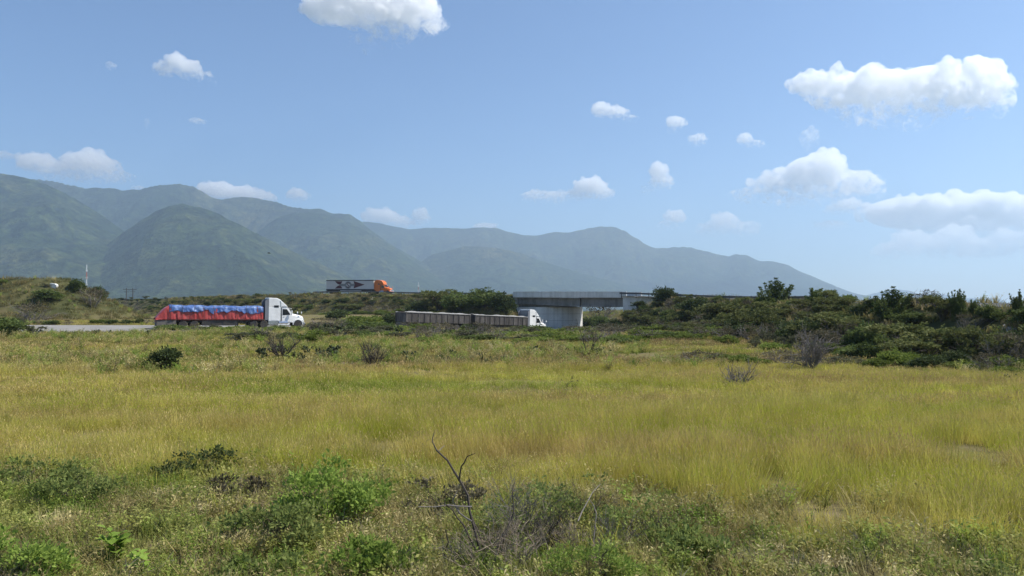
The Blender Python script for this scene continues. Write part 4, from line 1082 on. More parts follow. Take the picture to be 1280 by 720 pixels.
# ------------------------------------------------------------------ field plants
plant_px('bush', 8, 72, 64, 34, 'large leafy bush at the left edge in front of the road', None)
plant_px('grey', 44, 73, 30, 18, 'thin bush right of the large leafy bush at the left edge', None)
plant_px('darkbush', 206, 37.5, 50, 42, 'dark green bush standing alone in the left of the field')
plant_px('darkbush', 1158, 40, 48, 24, 'flat dark bush alone in the grass at the right')
def bare(px, d, wp, hp, label, seed, mat, stems=11, fork=4, depth=2, r0=.02, name='bare_shrub', cat='shrub', group=None, leaves=0):
    x = (px-640)/F*d; t = empty(name, (x, d, gz(x, d)), 0, label, cat, group)
    H, W = hp/F*d, wp/F*d
    twiggy(seed, H, W, stems, r0*max(.6, H), depth, fork).build('branches', mat, t)
    if leaves:
        g = rng_(seed); bl = [(g.uniform(-.35, .35)*W, g.uniform(-.35, .35)*W, g.uniform(.35, .9)*H, .2*W, .2*W, .18*H) for _ in range(8)]
        link_mesh('foliage', np_mesh('foliage', *crown(bl, leaves, .05, seed, .3, .1)), M_GREYL, t)
    return t
bare(1013, 38, 58, 58, 'bare grey shrub with dense fine twigs, tallest of the bare shrubs', 3, M_TWIG, 18, 5, 2, .016)
bare(922, 30, 60, 40, 'low wide bare shrub of grey twigs in the bright grass', 4, M_TWIG, 16, 4, 2, .02)
bare(466, 41, 76, 36, 'brown twiggy shrub in the middle of the field left of the bridge', 5, M_DTWIG, 16, 5, 2, .018, leaves=250)
bare(459, 48, 22, 26, 'small upright brown shrub behind the brown twiggy one', 6, M_DTWIG, 9, 4, 2, .018)
bare(352, 46, 60, 42, 'flat topped half bare shrub left of the prickly pears', 7, M_DTWIG, 9, 5, 2, .022, leaves=400)
bare(736, 48, 40, 46, 'forked bare sapling in the field below the bridge', 8, M_DTWIG, 4, 3, 2, .02)
bare(540, 70, 60, 26, 'grey brown bush below the rear grey trailer', 9, M_TWIG, 16, 5, 2, .014, leaves=600)
bare(596, 72, 56, 22, 'grey brown bush below the front grey trailer', 10, M_TWIG, 16, 5, 2, .014, leaves=600)
bare(330, 66, 50, 24, 'grey brown bush below the white tractor with the tarpaulin load', 12, M_TWIG, 14, 5, 2, .014, leaves=500)
bare(760, 70, 60, 18, 'low grey bush below the bridge opening', 13, M_TWIG, 14, 5, 2, .014, leaves=500)
bare(242, 35, 22, 24, 'pale dry twigs right of the lone dark green bush', 14, M_TWIG, 4, 3, 1, .022, 'dry_twigs', 'twigs')
bare(712, 29.5, 22, 26, 'thin sapling in the bright grass below the forked bare sapling', 15, M_DTWIG, 2, 4, 2, .016, 'sapling', 'sapling', leaves=60)
bare(395, 20, 18, 20, 'small pale withered plant in the left of the yellow grass', 16, M_TWIG, 5, 3, 1, .02, 'withered_plant', 'plant')
bare(1056, 15.5, 12, 22, 'thin dark weed standing alone in the right of the yellow grass', 17, M_DTWIG, 2, 4, 1, .02, 'thin_weed', 'weed', leaves=40)

# prickly pears
def pear_mesh(seed):
    g = rng_(seed); mb = MB()
    def pad(c, up, side, h, w):
        up = up/np.linalg.norm(up); side = side-up*(side@up); side /= np.linalg.norm(side); nn = np.cross(up, side)
        prof = [(0, .06), (.12, .30), (.35, .47), (.6, .5), (.82, .40), (.95, .2), (1, .03)]
        rings = [[c+up*h*t+side*w*r*math.cos(a)+nn*.16*w*r*math.sin(a) for a in np.linspace(0, 2*math.pi, 9)[:-1]] for t, r in prof]
        mb.loft(rings)
        return c, up, side, h, w
    todo = []
    for k in range(g.integers(3, 6)):
        a = g.uniform(0, 6.28); todo.append((np.array([.22*math.cos(a)*k/3, .22*math.sin(a)*k/3, -.04]), np.array([.3*math.cos(a), .3*math.sin(a), 1]), 0))
    while todo:
        c, up, lev = todo.pop(); side = g.normal(size=3); h = .36*g.uniform(.8, 1.15); w = .30*g.uniform(.8, 1.1)
        up = up/np.linalg.norm(up); pad(c, up, side, h, w)
        if lev < 2:
            for _ in range(g.integers(1, 4 if lev == 0 else 3)):
                u2 = up+g.normal(size=3)*.55; u2[2] = max(u2[2], .1); todo.append((c+up*h*.9, u2, lev+1))
    return mb.mesh('prickly_pear', True)
PEAR = [pear_mesh(40+i) for i in range(6)]
for me in PEAR: me.materials.append(M_PAD)
def pears(spots, where, group):
    for n, (px, d, hp) in enumerate(sorted(spots)):
        x = (px-640)/F*d; o = bpy.data.objects.new('prickly_pear', PEAR[(n*5+int(px)) % 6]); COL.objects.link(o)
        s = hp/F*d/1.25; o.location = (x, d, gz(x, d)); o.scale = (s, s, s); o.rotation_euler = (0, 0, n*2.4)
        tag(o, 'prickly pear cactus, %s from the left %s' % (ordinal(n+1), where), 'cactus', group)
q = random.Random(5)
pears([(q.uniform(326, 420), q.uniform(44, 52), q.uniform(9, 17)) for _ in range(24)], 'around the flat topped half bare shrub', 'prickly pears left of centre')
pears([(q.uniform(500, 640), q.uniform(41, 47), q.uniform(8, 14)) for _ in range(22)], 'in the field below the grey trailers', 'prickly pears in the middle of the field')
pears([(q.uniform(628, 770), q.uniform(47, 54), q.uniform(7, 11)) for _ in range(22)], 'in the field below the bridge', 'prickly pears below the bridge')
pears([(1251, 33.5, 9), (1259, 33.2, 15), (1266, 33.6, 13), (1279, 33.0, 10)], 'in the row at the right edge', 'prickly pears at the right edge')
pears([(q.uniform(380, 490), q.uniform(84, 92), q.uniform(9, 16)) for _ in range(30)], 'by the road right of the red load', 'prickly pears along the near roadside')
pears([(q.uniform(490, 680), q.uniform(86, 100), q.uniform(8, 13)) for _ in range(40)], 'in front of the grey trailers', 'prickly pears before the grey trailers')
pears([(q.uniform(60, 190), q.uniform(74, 79), q.uniform(5, 10)) for _ in range(16)], 'on the near edge of the road, far left', 'prickly pears on the near road edge')
# bushes between the field and the lower road
GB = 'bushes on the near roadside'
c = 0
for px in np.arange(196, 700, 13):
    d = q.uniform(82, 92) if px < 400 else q.uniform(88, 104)
    c += 1; k = q.choice(['low', 'bush', 'grey', 'dry', 'low'])
    plant_px(k, px+q.uniform(-5, 5), d, q.uniform(28, 50), q.uniform(13, 20)*(1 if px > 385 else .6), '%s, %s from the left along the near roadside' % (LOOK[k][6], ordinal(c)), GB)
c = 0
for px in np.arange(690, 900, 12):
    c += 1; k = q.choice(['low', 'bush', 'low', 'grey', 'dry'])
    plant_px(k, px+q.uniform(-5, 5), q.uniform(64, 100), q.uniform(30, 52), q.uniform(13, 22), '%s, %s from the left in front of the bridge opening' % (LOOK[k][6], ordinal(c)), 'bushes in front of the bridge opening')
c = 0
for px in np.arange(300, 880, 17):
    c += 1; k = q.choice(['low', 'grey', 'low', 'dry', 'bush'])
    plant_px(k, px+q.uniform(-7, 7), q.uniform(62, 76), q.uniform(30, 60), q.uniform(11, 18), '%s, %s from the left in the scrub strip beyond the grass' % (LOOK[k][6], ordinal(c)), 'bushes in the scrub strip beyond the grass')
c = 0
for px in list(np.arange(880, 1290, 24)):
    c += 1; k = q.choice(['low', 'grey', 'low', 'dry'])
    plant_px(k, px+q.uniform(-8, 8), q.uniform(40, 46), q.uniform(30, 60), q.uniform(12, 22), '%s, %s from the left at the far edge of the field' % (LOOK[k][6], ordinal(c)), 'bushes at the far edge of the field')

# ------------------------------------------------------------------ chutes, block, poles, masts, bird
def chute(pts, wd, label):
    """open concrete channel laid down a slope"""
    P = []
    for a, b in zip(pts[:-1], pts[1:]):
        for t in np.linspace(0, 1, 8)[:-1]: P.append(np.array(a)+(np.array(b)-np.array(a))*t)
    P.append(np.array(pts[-1])); P = np.array(P); z = ground(P[:, 0], P[:, 1])
    T = np.gradient(P, axis=0); T /= np.linalg.norm(T, axis=1)[:, None]; Nn = np.stack([-T[:, 1], T[:, 0]], 1)
    sec = [(-.5, -.5), (-.5, .2), (-.40, .2), (-.36, .04), (.36, .04), (.40, .2), (.5, .2), (.5, -.5)]
    rings = [[(P[i, 0]+Nn[i, 0]*o*wd, P[i, 1]+Nn[i, 1]*o*wd, z[i]+h) for o, h in sec] for i in range(len(P))]
    o = MB().loft(rings).build('drainage_chute', M_CHUTE); return tag(o, label, 'chute', 'concrete drainage chutes on the slopes')
M_CHUTE = concrete('pale_concrete', (.36, .34, .31), (.48, .455, .41), .6)
def rpt(px, off): return on_right(px, off)
a, b = rpt(852, 7.2), rpt(806, 14.5); chute([a, b], 1.1, 'pale concrete chute down the right slope near the bridge')
a, b = rpt(1264, 8.0), rpt(1244, 15.5); chute([a, b], 1.2, 'broken concrete chute down the slope at the right edge')
def lpt(px, off):
    best = None
    for d in np.arange(0, totL, .5):
        x, y = atL(d, off); k = 640+x/y*F
        if best is None or abs(k-px) < best[0]: best = (abs(k-px), x, y)
    return best[1:]
chute([lpt(467, 8), lpt(450, 17)], .6, 'thin concrete chute on the left slope under the orange truck')
chute([lpt(540, 8), lpt(520, 17)], .6, 'thin concrete chute on the left slope near the bridge')
M_WHITEW = paint('limewash', (.80, .80, .77), .8, dirt=.3)
x, y = px2w(85, 0, 138).x, 138
hb = MB().prism([(-1.1, -.8), (.9, -.8), (1.1, .45), (.5, .85), (-.7, 1.0), (-1.2, .5)], -.5, .5).build('concrete_block', M_WHITEW, None, .06)
hb.scale = (.62, .62, .62); hb.location = (x, y-4.3, gz(x, y-4.3)+.1); tag(hb, 'white block at the end of the guardrail on the far left mound', 'concrete block')
M_WOODP = paint('weathered_pole', (.07, .065, .06), .9)
for px, dd, h, lab in ((158, 420, 11.5, 'dark utility pole behind the left embankment, left one of the pair'), (166, 428, 11.5, 'dark utility pole behind the left embankment, right one of the pair')):
    x = (px-640)/F*dd; z = gz(x, dd); topz = CAM_H+(HOR-360)/F*dd
    t = empty('utility_pole', (x, dd, z), .3, lab, 'pole', 'utility poles behind the left embankment')
    MB().tube([(0, 0, -.5), (0, 0, topz-z)], [.28, .2], 8).build('pole', M_WOODP, t)
    MB().box(-1.9, 1.9, -.1, .1, topz-z-1.0, topz-z-.75).build('crossarm', M_WOODP, t)
    MB().box(-1.4, 1.4, -.1, .1, topz-z-2.3, topz-z-2.1).build('crossarm', M_WOODP, t)
M_MAST_W = paint('mast_white', (.80, .80, .80), .6); M_MAST_R = paint('mast_red', (.55, .12, .08), .6)
def mast(px, d, ytop, wd, label):
    x = (px-640)/F*d; z = gz(x, d); H = CAM_H+(HOR-ytop)/F*d-z
    t = empty('lattice_mast', (x, d, z), 0, label, 'mast', 'lattice masts on the valley floor'); nseg = 8
    for k in range(nseg):
        z0, z1 = H*k/nseg, H*(k+1)/nseg; m = MB(); w0, w1 = wd*(1-.55*k/nseg), wd*(1-.55*(k+1)/nseg)
        c0 = [(w0*math.cos(a), w0*math.sin(a), z0) for a in (.3, 2.4, 4.5)]; c1 = [(w1*math.cos(a), w1*math.sin(a), z1) for a in (.3, 2.4, 4.5)]
        for i in range(3):
            m.tube([c0[i], c1[i]], .16, 4); m.tube([c0[i], c1[(i+1) % 3]], .10, 4); m.tube([c1[i], c1[(i+1) % 3]], .10, 4)
        m.build('mast_section', M_MAST_W if k % 2 else M_MAST_R, t)
    for k in (5, 6, 7):
        for a in (.4, 2.5, 4.6): MB().box(-.3, .3, -.2, .2, H*k/nseg+1, H*k/nseg+3.4).build('antenna', M_MAST_W, t).location = (1.3*math.cos(a), 1.3*math.sin(a), 0)
mast(108, 1150, 331, 1.25, 'tall red and white lattice mast behind the far left mound')
mast(523, 1300, 353, 1.5, 'faint lattice mast rising behind the highway right of the orange truck')
bm_ = MB()
bm_.loft([[(x_, .055*r_*math.cos(a), .05*r_*math.sin(a)) for a in np.linspace(0, 6.28, 9)[:-1]] for x_, r_ in ((-.34, .15), (-.22, .6), (-.05, 1), (.12, .9), (.22, .6), (.28, .55), (.36, .15))])
M_BIRD = paint('black_plumage', (.015, .015, .016), .6)
bd_ = bm_.mesh('bird', True); bo = link_mesh('bird', bd_, M_BIRD); bo.location = px2w(336, 316.5, 92); bo.rotation_euler = (0, 0, .5); bo.scale = (.7, .7, .7)
tag(bo, 'small black bird flying in front of the mountains', 'bird')
for s in (-1, 1):
    MB().add([(.12, 0, .02), (-.14, 0, .02), (-.16, s*.32, .14), (-.2, s*.60, .10), (-.02, s*.55, .11), (.08, s*.30, .15),
              (.12, 0, .0), (-.14, 0, .0), (-.16, s*.32, .12), (-.2, s*.60, .085), (-.02, s*.55, .095), (.08, s*.30, .13)],
             [(0, 1, 2, 3, 4, 5), (11, 10, 9, 8, 7, 6)]+[(i, (i+1) % 6, 6+(i+1) % 6, 6+i) for i in range(6)]).build('wing', M_BIRD, bo)
# ------------------------------------------------------------------ grass and weeds: ground cover nobody could count
def bladed(seed, n, R0, h0, h1, w, bend=.35, heads=.0):
    """tuft of bent blades; material 0 blades, 1 seed heads"""
    g = rng_(seed); a = g.random(n)*6.28; r = R0*np.sqrt(g.random(n)); h = h0+(h1-h0)*g.random(n)
    B = np.stack([r*np.cos(a), r*np.sin(a), np.full(n, -.06)], 1); la = a+g.normal(size=n)*.9
    D = np.stack([np.cos(la), np.sin(la), np.zeros(n)], 1); be = bend*h*(.3+.9*g.random(n))
    S = np.stack([-np.sin(la+g.normal(size=n)*.8), np.cos(la), np.zeros(n)], 1); ww = (w*(.6+.8*g.random(n)))[:, None]
    up = np.array([0, 0, 1.0])
    m1 = B+D*(be*.28)[:, None]+up*(h*.55)[:, None]; t = B+D*be[:, None]+up*h[:, None]
    V = np.stack([B-S*ww*.5, B+S*ww*.5, m1+S*ww*.42, m1-S*ww*.42, t+S*ww*.08, t-S*ww*.08], 1).reshape(-1, 3)
    i = np.arange(n)[:, None]*6; F_ = np.concatenate([i+np.array([0, 1, 2, 3]), i+np.array([3, 2, 4, 5])]); mi = np.zeros(len(F_), int)
    if heads:
        k = g.random(n) < heads; P = t[k]; d = unit(t[k]-m1[k]+g.normal(size=(k.sum(), 3))*.05)
        v2, f2 = leaf_quads(np.repeat(P, 2, 0)-np.repeat(d, 2, 0)*.05, np.repeat(d, 2, 0), (.06+.6*w*6)*np.ones(2*k.sum()), w*1.9, g)
        F_ = np.concatenate([F_, f2+len(V)]); V = np.concatenate([V, v2]); mi = np.concatenate([mi, np.ones(len(f2), int)])
    return V, F_, mi
def leafy(seed, stems, H, W, per, l, asp=.5):
    """low weed: thin stems set with small leaves"""
    g = rng_(seed); parts = []
    for k in range(stems):
        a = g.random()*6.28; e = np.array([math.cos(a)*W*g.random(), math.sin(a)*W*g.random(), H*g.uniform(.5, 1.1)])
        t = np.linspace(.15, 1, per); P = e[None]*t[:, None]**np.array([1.3, 1.3, 1])+g.normal(size=(per, 3))*.02
        A = unit(np.stack([g.normal(size=per), g.normal(size=per), .35+.3*g.normal(size=per)], 1)); ll = l*(.5+.8*g.random(per))
        parts.append(leaf_quads(P, A, ll, ll*asp, g))
        parts.append(leaf_quads(np.zeros((2, 3)), np.stack([e, e*.98+.01]), np.linalg.norm(e), .012, g))
    return join(parts)

def grass_mat(name, stops, scale, trans=.3, vary=.22, stretch=(.45, 1.5, 1), fine=.25):
    """grass colour changes in broad drifts over the field"""
    m, nt, out = node_mat(name)
    n = noise(nt, coords(nt, 'World', stretch), scale, 4, .6, .3)
    c = ramp(nt, stops, n).outputs[0]
    oi = nt.nodes.new('ShaderNodeObjectInfo'); hs = nt.nodes.new('ShaderNodeHueSaturation')
    mr = N(nt, 'ShaderNodeMapRange'); mr.inputs['To Min'].default_value = 1-vary; mr.inputs['To Max'].default_value = 1+vary
    nt.links.new(oi.outputs['Random'], mr.inputs['Value']); nt.links.new(mr.outputs[0], hs.inputs['Value']); nt.links.new(c, hs.inputs['Color'])
    p = N(nt, 'ShaderNodeBsdfPrincipled', Roughness=.6); p.inputs['Specular IOR Level'].default_value = .2
    nt.links.new(hs.outputs[0], p.inputs['Base Color'])
    t = nt.nodes.new('ShaderNodeBsdfTranslucent'); nt.links.new(hs.outputs[0], t.inputs['Color'])
    mx = nt.nodes.new('ShaderNodeMixShader'); mx.inputs[0].default_value = trans
    nt.links.new(p.outputs[0], mx.inputs[1]); nt.links.new(t.outputs[0], mx.inputs[2]); nt.links.new(mx.outputs[0], out.inputs[0]); return m
M_GR = grass_mat('field_grass', [(.34, (.30, .35, .05)), (.41, (.42, .43, .065)), (.46, (.54, .46, .13)), (.50, (.42, .44, .06)), (.55, (.52, .45, .12)), (.60, (.42, .32, .12)), (.65, (.38, .43, .06))], .11, .45, .28, (.3, 1.7, 1))
M_HEAD = grass_mat('seed_heads', [(.36, (.50, .44, .15)), (.52, (.60, .48, .21)), (.62, (.46, .31, .17))], .12, .4)
M_MIXG = grass_mat('mixed_grass', [(.34, (.15, .20, .035)), (.42, (.34, .37, .055)), (.47, (.54, .46, .12)), (.51, (.24, .24, .07)), (.56, (.30, .22, .10)), (.61, (.34, .36, .055)), (.67, (.13, .18, .035))], .085, .45, stretch=(.28, 1.8, 1))
M_WEED = grass_mat('weed_leaf', [(.36, (.17, .26, .04)), (.48, (.27, .32, .065)), (.56, (.36, .34, .11)), (.66, (.26, .35, .06))], .6, .45, .35, stretch=(1, 1, 1))
M_WEEDD = grass_mat('dry_weed', [(.36, (.25, .21, .085)), (.5, (.40, .34, .14)), (.64, (.52, .44, .23))], .6, .35, .35, stretch=(1, 1, 1))
M_SCRUBG = grass_mat('slope_grass', [(.34, (.11, .125, .04)), (.5, (.22, .19, .07)), (.66, (.32, .25, .12))], .3, .4, stretch=(1, 1, 1))

def scatter_group(variants):
    """geometry nodes: one tuft on every point, picked by the point's own index, turn and size"""
    col = bpy.data.collections.new('tufts')
    for o in variants: col.objects.link(o)
    ng = bpy.data.node_groups.new('scatter', 'GeometryNodeTree')
    ng.interface.new_socket('Geometry', in_out='INPUT', socket_type='NodeSocketGeometry'); ng.interface.new_socket('Geometry', in_out='OUTPUT', socket_type='NodeSocketGeometry')
    nd = ng.nodes; gi = nd.new('NodeGroupInput'); go = nd.new('NodeGroupOutput')
    ci = nd.new('GeometryNodeCollectionInfo'); ci.inputs['Collection'].default_value = col; ci.inputs['Separate Children'].default_value = True; ci.inputs['Reset Children'].default_value = True
    ip = nd.new('GeometryNodeInstanceOnPoints'); ip.inputs['Pick Instance'].default_value = True
    for nm, ty, sock in (('idx', 'INT', 'Instance Index'), ('rot', 'FLOAT_VECTOR', 'Rotation'), ('scl', 'FLOAT_VECTOR', 'Scale')):
        a = nd.new('GeometryNodeInputNamedAttribute'); a.data_type = ty; a.inputs['Name'].default_value = nm
        ng.links.new([q for q in a.outputs if q.enabled and q.name == 'Attribute'][0], ip.inputs[sock])
    ng.links.new(gi.outputs[0], ip.inputs['Points']); ng.links.new(ci.outputs[0], ip.inputs['Instance']); ng.links.new(ip.outputs[0], go.inputs[0]); return ng
def scatter(name, X, Y, variants, s0, s1, seed, zs=None, tilt=.12):
    g = rng_(seed); n = len(X); Z = ground(X, Y)
    me = bpy.data.meshes.new(name); me.vertices.add(n); me.vertices.foreach_set('co', np.stack([X, Y, Z], 1).astype(np.float32).ravel())
    s = s0+(s1-s0)*g.random(n); sv = np.stack([s, s, s*(1 if zs is None else zs)], 1)
    rv = np.stack([g.normal(size=n)*tilt, g.normal(size=n)*tilt, g.random(n)*6.28], 1)
    me.attributes.new('idx', 'INT', 'POINT').data.foreach_set('value', g.integers(0, len(variants), n).astype(np.int32))
    me.attributes.new('rot', 'FLOAT_VECTOR', 'POINT').data.foreach_set('vector', rv.astype(np.float32).ravel())
    me.attributes.new('scl', 'FLOAT_VECTOR', 'POINT').data.foreach_set('vector', sv.astype(np.float32).ravel())
    o = link_mesh(name, me); md = o.modifiers.new('scatter', 'NODES'); md.node_group = scatter_group(variants)
    return tag(o, kind='stuff')
def var(name, V, F_, mats, mi=None):
    me = np_mesh(name, V, F_, False, mi)
    for m in mats: me.materials.append(m)
    return bpy.data.objects.new(name, me)
def pts(d0, d1, dens, seed, umax=.95, umin=None):
    """random ground points between two distances, spread a little wider than the view"""
    g = rng_(seed); umin = -umax if umin is None else umin
    n = int(dens*(umax-umin)*.5*(d1*d1-d0*d0)); y = np.sqrt(d0*d0+(d1*d1-d0*d0)*g.random(n)); return (umin+(umax-umin)*g.random(n))*y, y
def off_road(X, Y, gap=.6):
    d, z, w = poly_dist(X, Y, LOW); k = d > w+gap
    for P in (HW_L, HW_RR, MO):
        d, z, w = poly_dist(X, Y, P); k &= d > w-.5
    sx = (X-BR_A[0])*BD[0]+(Y-BR_A[1])*BD[1]; sy = (X-BR_A[0])*BN[0]+(Y-BR_A[1])*BN[1]
    return k & ~((sx > -8) & (sx < 34) & (sy > -.5) & (sy < 12))
def weed_edge(X, Y):
    """distance where the roadside weeds give way to the tall field grass"""
    u = 640+X/Y*F
    return np.interp(u, [-300, 0, 300, 450, 640, 860, 1000, 1280, 1600], [15.5, 15.0, 14.6, 13.6, 12.4, 11.6, 10.6, 9.6, 9.0])+1.1*fbm(X/2.2, Y/2.2, 77, 3)

tall_v = [var('grass_tuft', *(lambda q: (q[0], q[1]))(b), [M_GR, M_HEAD], b[2]) for b in [bladed(200+i, 140, .42, .25, .66, .006, .35, .3) for i in range(6)]]
fine_v = [var('grass_tuft', b[0], b[1], [M_GR, M_HEAD], b[2]) for b in [bladed(220+i, 150, .65, .16, .42, .0105, .4, .25) for i in range(6)]]
mix_v = [var('grass_tuft', b[0], b[1], [M_MIXG, M_HEAD], b[2]) for b in [bladed(240+i, 140, .85, .06, .24, .02, .5, .1) for i in range(6)]]
# tall field grass, near part thin blades; height changes in drifts
def drift(X, Y, a, b, sx, sy, seed): return a+b*np.clip(.5+.9*fbm(X/sx, Y/sy, seed, 3), 0, 1)
X, Y = pts(7.0, 24, 9.5, 1); g = rng_(71); e = (Y-weed_edge(X, Y)); k = (e > 0) | (g.random(len(X)) < .5*np.exp(np.minimum(e, 0)/.9)); k &= fbm(X/2.5, Y/1.6, 72, 3) > -.42
X, Y = X[k], Y[k]; scatter('grass', X, Y, tall_v, .75, 1.15, 1, drift(X, Y, .55, .75, 4, 2.2, 73), .18)
X, Y = pts(23, 40, 5.5, 2); k = fbm(X/5, Y/2.2, 74, 3) > -.38; X, Y = X[k], Y[k]; scatter('grass', X, Y, fine_v, .7, 1.1, 2, drift(X, Y, .45, .9, 8, 3, 75), .18)
# shorter mixed grass out to the road and the embankments
X, Y = pts(38, 128, 2.6, 3); k = off_road(X, Y) & (slope_scrub(X, Y) < .6); X, Y = X[k], Y[k]
k = fbm(X/9, Y/3.5, 76, 3) > -.42; X, Y = X[k], Y[k]; hz_ = drift(X, Y, .35, 1.3, 12, 4, 77)
scatter('grass', X, Y, mix_v, .7, 1.2, 3, hz_)
# slopes
slope_v = [var('slope_tuft', b[0], b[1], [M_SCRUBG], None) for b in [bladed(260+i, 80, .9, .15, .6, .05, .6) for i in range(5)]]
g = rng_(9); n = 44000; X = g.uniform(-160, 60, n); Y = g.uniform(40, 300, n)
ss = slope_scrub(X, Y); k = off_road(X, Y, 1.2) & (ss > .35) & (np.hypot(X, Y) < 320) & (np.abs(X/Y) < .95); scatter('slope_grass', X[k], Y[k], slope_v, .6, 1.3, 4)

weed_v = [var('weed', *leafy(300+i, 12, .32, .3, 16, .05), [M_WEED]) for i in range(5)]
weed_s = [var('weed', *leafy(310+i, 12, .30, .28, 16, .045, .4), [M_WEED]) for i in range(5)]
dryw_v = [var('dry_weed', *leafy(320+i, 11, .36, .3, 12, .05, .35), [M_WEEDD]) for i in range(4)]
dryg_v = [var('dry_tuft', b[0], b[1], [M_WEEDD, M_HEAD], b[2]) for b in [bladed(330+i, 90, .35, .12, .38, .006, .7, .0) for i in range(4)]]
grn_v = [var('green_tuft', b[0], b[1], [M_WEED, M_HEAD], b[2]) for b in [bladed(340+i, 110, .35, .12, .36, .007, .7) for i in range(4)]]
g = rng_(78); X, Y = pts(4.5, 19, 13, 21); e = Y-weed_edge(X, Y); k = g.random(len(X)) < np.where(e < -.6, 1, .9*np.exp(-np.maximum(e+.6, 0)/.7)); X, Y = X[k], Y[k]
sel = fbm(X/1.7, Y/1.7, 91, 3); dry = fbm(X/1.3, Y/1.3, 95, 3)
k = sel > .05; scatter('weeds', X[k], Y[k], weed_v, .7, 1.3, 5)
k = (sel <= .18); scatter('weeds', X[k], Y[k], weed_s, .7, 1.3, 6)
X, Y = pts(4.5, 19, 14, 22); e = Y-weed_edge(X, Y); k = g.random(len(X)) < np.where(e < -.3, 1, .9*np.exp(-np.maximum(e+.3, 0)/.9)); X, Y = X[k], Y[k]; dry = fbm(X/1.5, Y/1.5, 95, 3)
k = dry > -.06; scatter('dry_weeds', X[k], Y[k], dryw_v, .6, 1.2, 7)
k = dry > -.2; scatter('dry_weeds', X[k], Y[k], dryg_v, .7, 1.3, 8)
k = dry < -.02; scatter('green_weeds', X[k], Y[k], grn_v, .7, 1.2, 9)
n = 16000; g = rng_(10); X = g.uniform(-170, 60, n); Y = g.uniform(40, 300, n); ss = slope_scrub(X, Y)
k = off_road(X, Y, 1.5) & (ss > .3) & (np.hypot(X, Y) < 320) & (np.abs(X/Y) < .95) & (fbm(X/4, Y/4, 98, 3) > -.05); scatter('slope_scrub', X[k], Y[k], weed_s+dryw_v[:2], 1.2, 3.2, 12)
# dead stalks and fine twigs among the weeds
stalk_v = []
for i in range(5):
    me = twiggy(350+i, .55, .5, 5, .006, 1, 5).mesh('dry_stalk'); me.materials.append(M_DTWIG if i % 2 else M_TWIG); stalk_v.append(bpy.data.objects.new('dry_stalk', me))
X, Y = pts(5.5, 15.5, 3.0, 24); k = (Y < weed_edge(X, Y)+.4) & (fbm(X/1.8, Y/1.8, 97, 3) > -.05); scatter('dry_stalks', X[k], Y[k], stalk_v, .5, 1.25, 11, None, .3)
# a thin sprinkling of green weeds at the edge of the tall grass and in the middle distance
X, Y = pts(34, 110, .9, 23); k = off_road(X, Y) & (slope_scrub(X, Y) < .6) & (fbm(X/16, Y/7, 61, 3) > .02); scatter('field_weeds', X[k], Y[k], weed_s+dryw_v[:2], .9, 2.4, 10)

# ------------------------------------------------------------------ foreground plants that stand out
M_BROAD = leafmat('broad_leaf', (.22, .34, .05), (.34, .46, .10), .45, .15, 3)
def stem_plant(px, d, H, label, name, cat, seed, nl, l, leaf_m, asp=.55, spread=.35, stems=1, stem_m=None, bare_frac=.25, group=None):
    """weed with leaves set along one or more stems"""
    x = (px-640)/F*d; t = empty(name, (x, d, gz(x, d)), 0, label, cat, group); g = rng_(seed); mb = MB(); parts = []
    for s in range(stems):
        e = np.array([g.normal()*spread*(.4 if stems == 1 else 1), g.normal()*spread*.6, H*(1 if s == 0 else g.uniform(.55, .95))])
        path = [np.array([0, 0, -.05])]
        for k in range(1, 7): path.append(e*np.array([(k/6)**1.4, (k/6)**1.4, k/6])+g.normal(size=3)*.02)
        mb.tube(path, [.012*(1-.8*k/6) for k in range(7)], 5)
        t_ = bare_frac+(1-bare_frac)*g.random(nl); P = np.stack([np.interp(t_*6, range(7), [p[k] for p in path]) for k in range(3)], 1)
        a = g.random(nl)*6.28; A = np.stack([np.cos(a), np.sin(a), .25+.35*g.normal(size=nl)], 1); ll = l*(.6+.7*g.random(nl))*(1.15-.5*t_)
        # broad leaf: two halves folded a little along the midrib
        A = unit(A); S = unit(np.cross(A, [0, 0, 1.0])); U_ = np.cross(S, A)
        W_ = (ll*asp*.5)[:, None]; L_ = ll[:, None]
        V = np.stack([P, P+A*L_*.35+S*W_+U_*L_*.10, P+A*L_*.75+S*W_*.7+U_*L_*.08, P+A*L_-U_*L_*.05, P+A*L_*.75-S*W_*.7+U_*L_*.08, P+A*L_*.35-S*W_+U_*L_*.10, P+A*L_*.5], 1).reshape(-1, 3)
        i = np.arange(nl)[:, None]*7; parts.append((V, np.concatenate([i+np.array(q) for q in ([0, 1, 2, 6], [6, 2, 3, 4], [0, 6, 4, 5])])))
    link_mesh('leaves', np_mesh('leaves', *join(parts)), leaf_m, t); mb.build('stem', stem_m or M_WEED, t); return t
stem_plant(152, 9.4, .62, 'bright broad leaved plant in the weeds at lower left', 'broadleaf_plant', 'plant', 51, 10, .20, M_BROAD, .75, .26, 4)
stem_plant(182, 8.9, .40, 'smaller broad leaved plant in front of the bright one', 'broadleaf_plant', 'plant', 52, 9, .17, M_BROAD, .7, .25, 3)
stem_plant(368, 13.2, .78, 'tall thin weed with a few leaves standing above the green weeds', 'tall_weed', 'weed', 53, 12, .11, M_BROAD, .45, .1, 1)
stem_plant(396, 13.0, .5, 'shorter thin weed just right of the tall one', 'tall_weed', 'weed', 54, 10, .09, M_BROAD, .45, .1, 1)
stem_plant(1096, 9.0, .45, 'thin upright weed at the bottom edge, right of centre', 'tall_weed', 'weed', 55, 14, .06, M_WEED, .4, .1, 1)
stem_plant(790, 11.4, .62, 'leafy sprig standing up at the right of the tangled shrubs', 'leafy_sprig', 'plant', 56, 16, .08, M_BROAD, .5, .3, 3)
